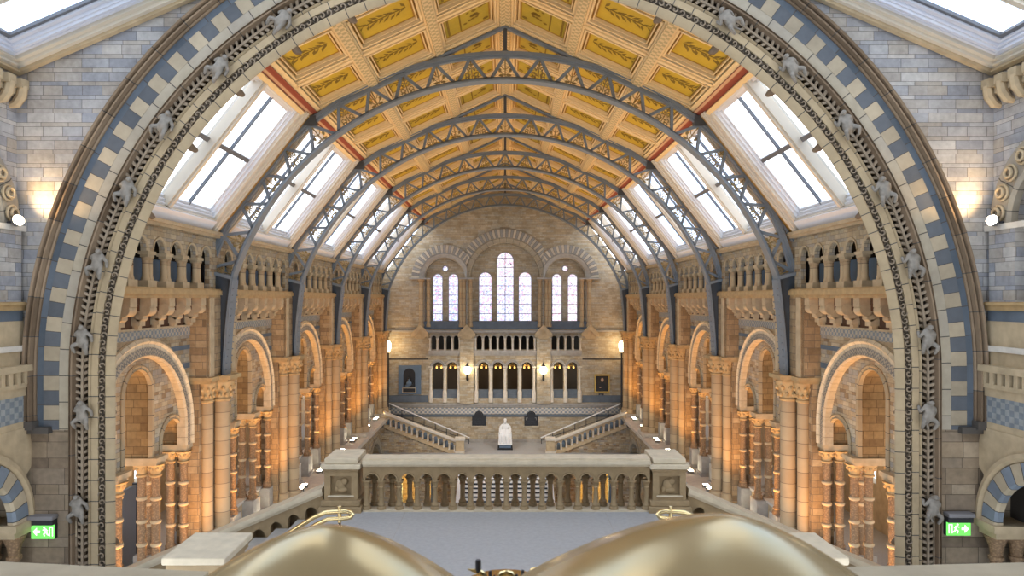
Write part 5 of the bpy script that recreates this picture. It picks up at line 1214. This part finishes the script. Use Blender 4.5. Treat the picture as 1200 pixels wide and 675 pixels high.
    bm = B(); bar(bm, (s * 2.6, 48.9, ZL + .25), (s * 8.3, 48.9, zr(8.3) + .3), .03, .03); part('lower_rail', bm, 'steel', t)
# tall lamp standards in the far corners
for s, wh in ((-1, 'left'), (1, 'right')):
    X = ex_(455.8 if s < 0 else 728.5) * .985; yl = 48.6
    t = thing('corner_lamp', 'tall dark lamp standard with glowing top in the far %s corner' % wh, 'lamp', (X, yl, -8.5), 'corner lamp standards')
    bm = B(); lathe(bm, [(.2, -8.5), (.2, -8.2), (.07, -8.0), (.06, -3.9), (.12, -3.8)], X, yl, 10); part('post', bm, 'steel', t)
    bm = B(); lathe(bm, [(.1, -3.8), (.2, -3.5), (.2, -3.2), (.1, -3.0)], X, yl, 12); part('lamp_glass', bm, 'lampglow', t)
    l = bpy.data.lights.new('corner_light', 'POINT'); l.energy = 35; l.color = (1, .62, .25); l.shadow_soft_size = .2
    lo = bpy.data.objects.new('corner_light', l); COL.objects.link(lo); lo.location = (X * .98, yl - .4, -3.3 + ZC)

# blue-white display board and pinkish gallery furniture glimpsed through the nearest left bay
t = thing('display_board', 'pale blue white board seen through the nearest left arcade opening', 'board', (-11.35, 19.7, -8.2))
bm = B(); vs = box(bm, -11.4, -11.3, 18.6, 20.9, -8.1, -5.7); part('panel', bm, 'plaster', t)
bm = B(); box(bm, -11.42, -11.28, 18.5, 18.6, -8.2, -5.65); part('post', bm, 'steel', t)
bm = B(); box(bm, -11.42, -11.28, 20.9, 21.0, -8.2, -5.65); part('post', bm, 'steel', t)

# ================================================================== daylight, lamps, camera
wld = bpy.data.worlds.new('overcast_sky'); SC.world = wld; wld.use_nodes = True
nt = wld.node_tree; nt.nodes.clear()
o = nt.nodes.new('ShaderNodeOutputWorld'); bg = nt.nodes.new('ShaderNodeBackground'); nt.links.new(bg.outputs[0], o.inputs[0])
tc = nt.nodes.new('ShaderNodeTexCoord'); nz = nt.nodes.new('ShaderNodeTexNoise'); nz.inputs['Scale'].default_value = 2.6; nz.inputs['Detail'].default_value = 5
cr = nt.nodes.new('ShaderNodeValToRGB'); cr.color_ramp.elements[0].position = .38; cr.color_ramp.elements[0].color = (.50, .70, 1, 1); cr.color_ramp.elements[1].position = .58; cr.color_ramp.elements[1].color = (1, .975, .93, 1)
nt.links.new(tc.outputs['Generated'], nz.inputs['Vector']); nt.links.new(nz.outputs['Fac'], cr.inputs[0]); nt.links.new(cr.outputs[0], bg.inputs[0])
bg.inputs[1].default_value = SKY
def area(name, loc, target, sx, sy, en, col, portal=False):
    l = bpy.data.lights.new(name, 'AREA'); l.shape = 'RECTANGLE'; l.size = sx; l.size_y = sy; l.energy = en; l.color = col
    lo = bpy.data.objects.new(name, l); COL.objects.link(lo); lo.location = Vector(loc) + Vector((0, 0, ZC)); lo.rotation_euler = (Vector(target) - Vector(loc)).to_track_quat('-Z', 'Y').to_euler()
    if portal: l.cycles.is_portal = True
    return lo
# unseen uplights on the clerestory ledges wash the gilded ceiling
for s in (-1, 1):
    for k in range(5):
        l = bpy.data.lights.new('ceiling_uplight', 'SPOT'); l.energy = CEIL_W; l.color = (1, .74, .33); l.spot_size = radians(110); l.spot_blend = 1; l.shadow_soft_size = .25
        lo = bpy.data.objects.new('ceiling_uplight', l); COL.objects.link(lo); p = Vector((s * 8.2, Y0 + BAY * k, .45)); lo.location = p + Vector((0, 0, ZC)); lo.rotation_euler = (Vector((s * -1.5, Y0 + BAY * k, 7.5)) - p).to_track_quat('-Z', 'Y').to_euler()
for s in (-1, 1):
    for k in range(5):
        c = Vector((s * 7.55, Y0 + BAY * k, 4.2)); n = Vector((s * .788, 0, .616))
        lo = area('skylight_portal', c, c - n, 4.5, 3.4, 1, (1, 1, 1), True)
        lo.rotation_euler = Matrix(((0, -s * .616, s * .788), (1 * 1, 0, 0), (0, .788, .616))).to_euler() if False else lo.rotation_euler
    f = nroof(s); c = Vector(f(9, 4.9, .75)); c0_ = Vector(f(9, 4.9, 0)); area('skylight_portal', c, c0_, 7.6, 7.6, 1, (1, 1, 1), True)
# added unseen spots that brighten the statue and the landing
for s in (-1, 1):
    l = bpy.data.lights.new('statue_fill_spot', 'SPOT'); l.energy = 2600; l.color = (1, .93, .82); l.spot_size = radians(58); l.spot_blend = .9; l.shadow_soft_size = .3
    lo = bpy.data.objects.new('statue_fill_spot', l); COL.objects.link(lo); p = Vector((s * 7.6, 36.5, .6)); lo.location = p + Vector((0, 0, ZC)); lo.rotation_euler = (Vector((0, 47.6, -8.8)) - p).to_track_quat('-Z', 'Y').to_euler()
cam = bpy.data.cameras.new('camera'); co = bpy.data.objects.new('camera', cam); COL.objects.link(co)
co.location = (0, 0, ZC); co.rotation_euler = (pi / 2, 0, 0)
cam.sensor_width = 36; cam.lens = F * 36 / 1200; cam.shift_x = 8 / 1200; cam.shift_y = 12.5 / 1200
cam.clip_start = .05; cam.clip_end = 300
cam.dof.use_dof = True; cam.dof.focus_distance = 26; cam.dof.aperture_fstop = 6.3
SC.camera = co
SC.view_settings.view_transform = 'Standard'; SC.view_settings.look = 'None'; SC.view_settings.gamma = 1; SC.view_settings.use_curve_mapping = False
SC.view_settings.exposure = EXPO
SC.cycles.use_denoising = True; SC.cycles.max_bounces = 10; SC.cycles.diffuse_bounces = 3; SC.cycles.transparent_max_bounces = 12
SC.cycles.sample_clamp_indirect = 8; SC.cycles.caustics_reflective = False; SC.cycles.caustics_refractive = False
for o in SC.objects:
    if '_b' in o: del o['_b']
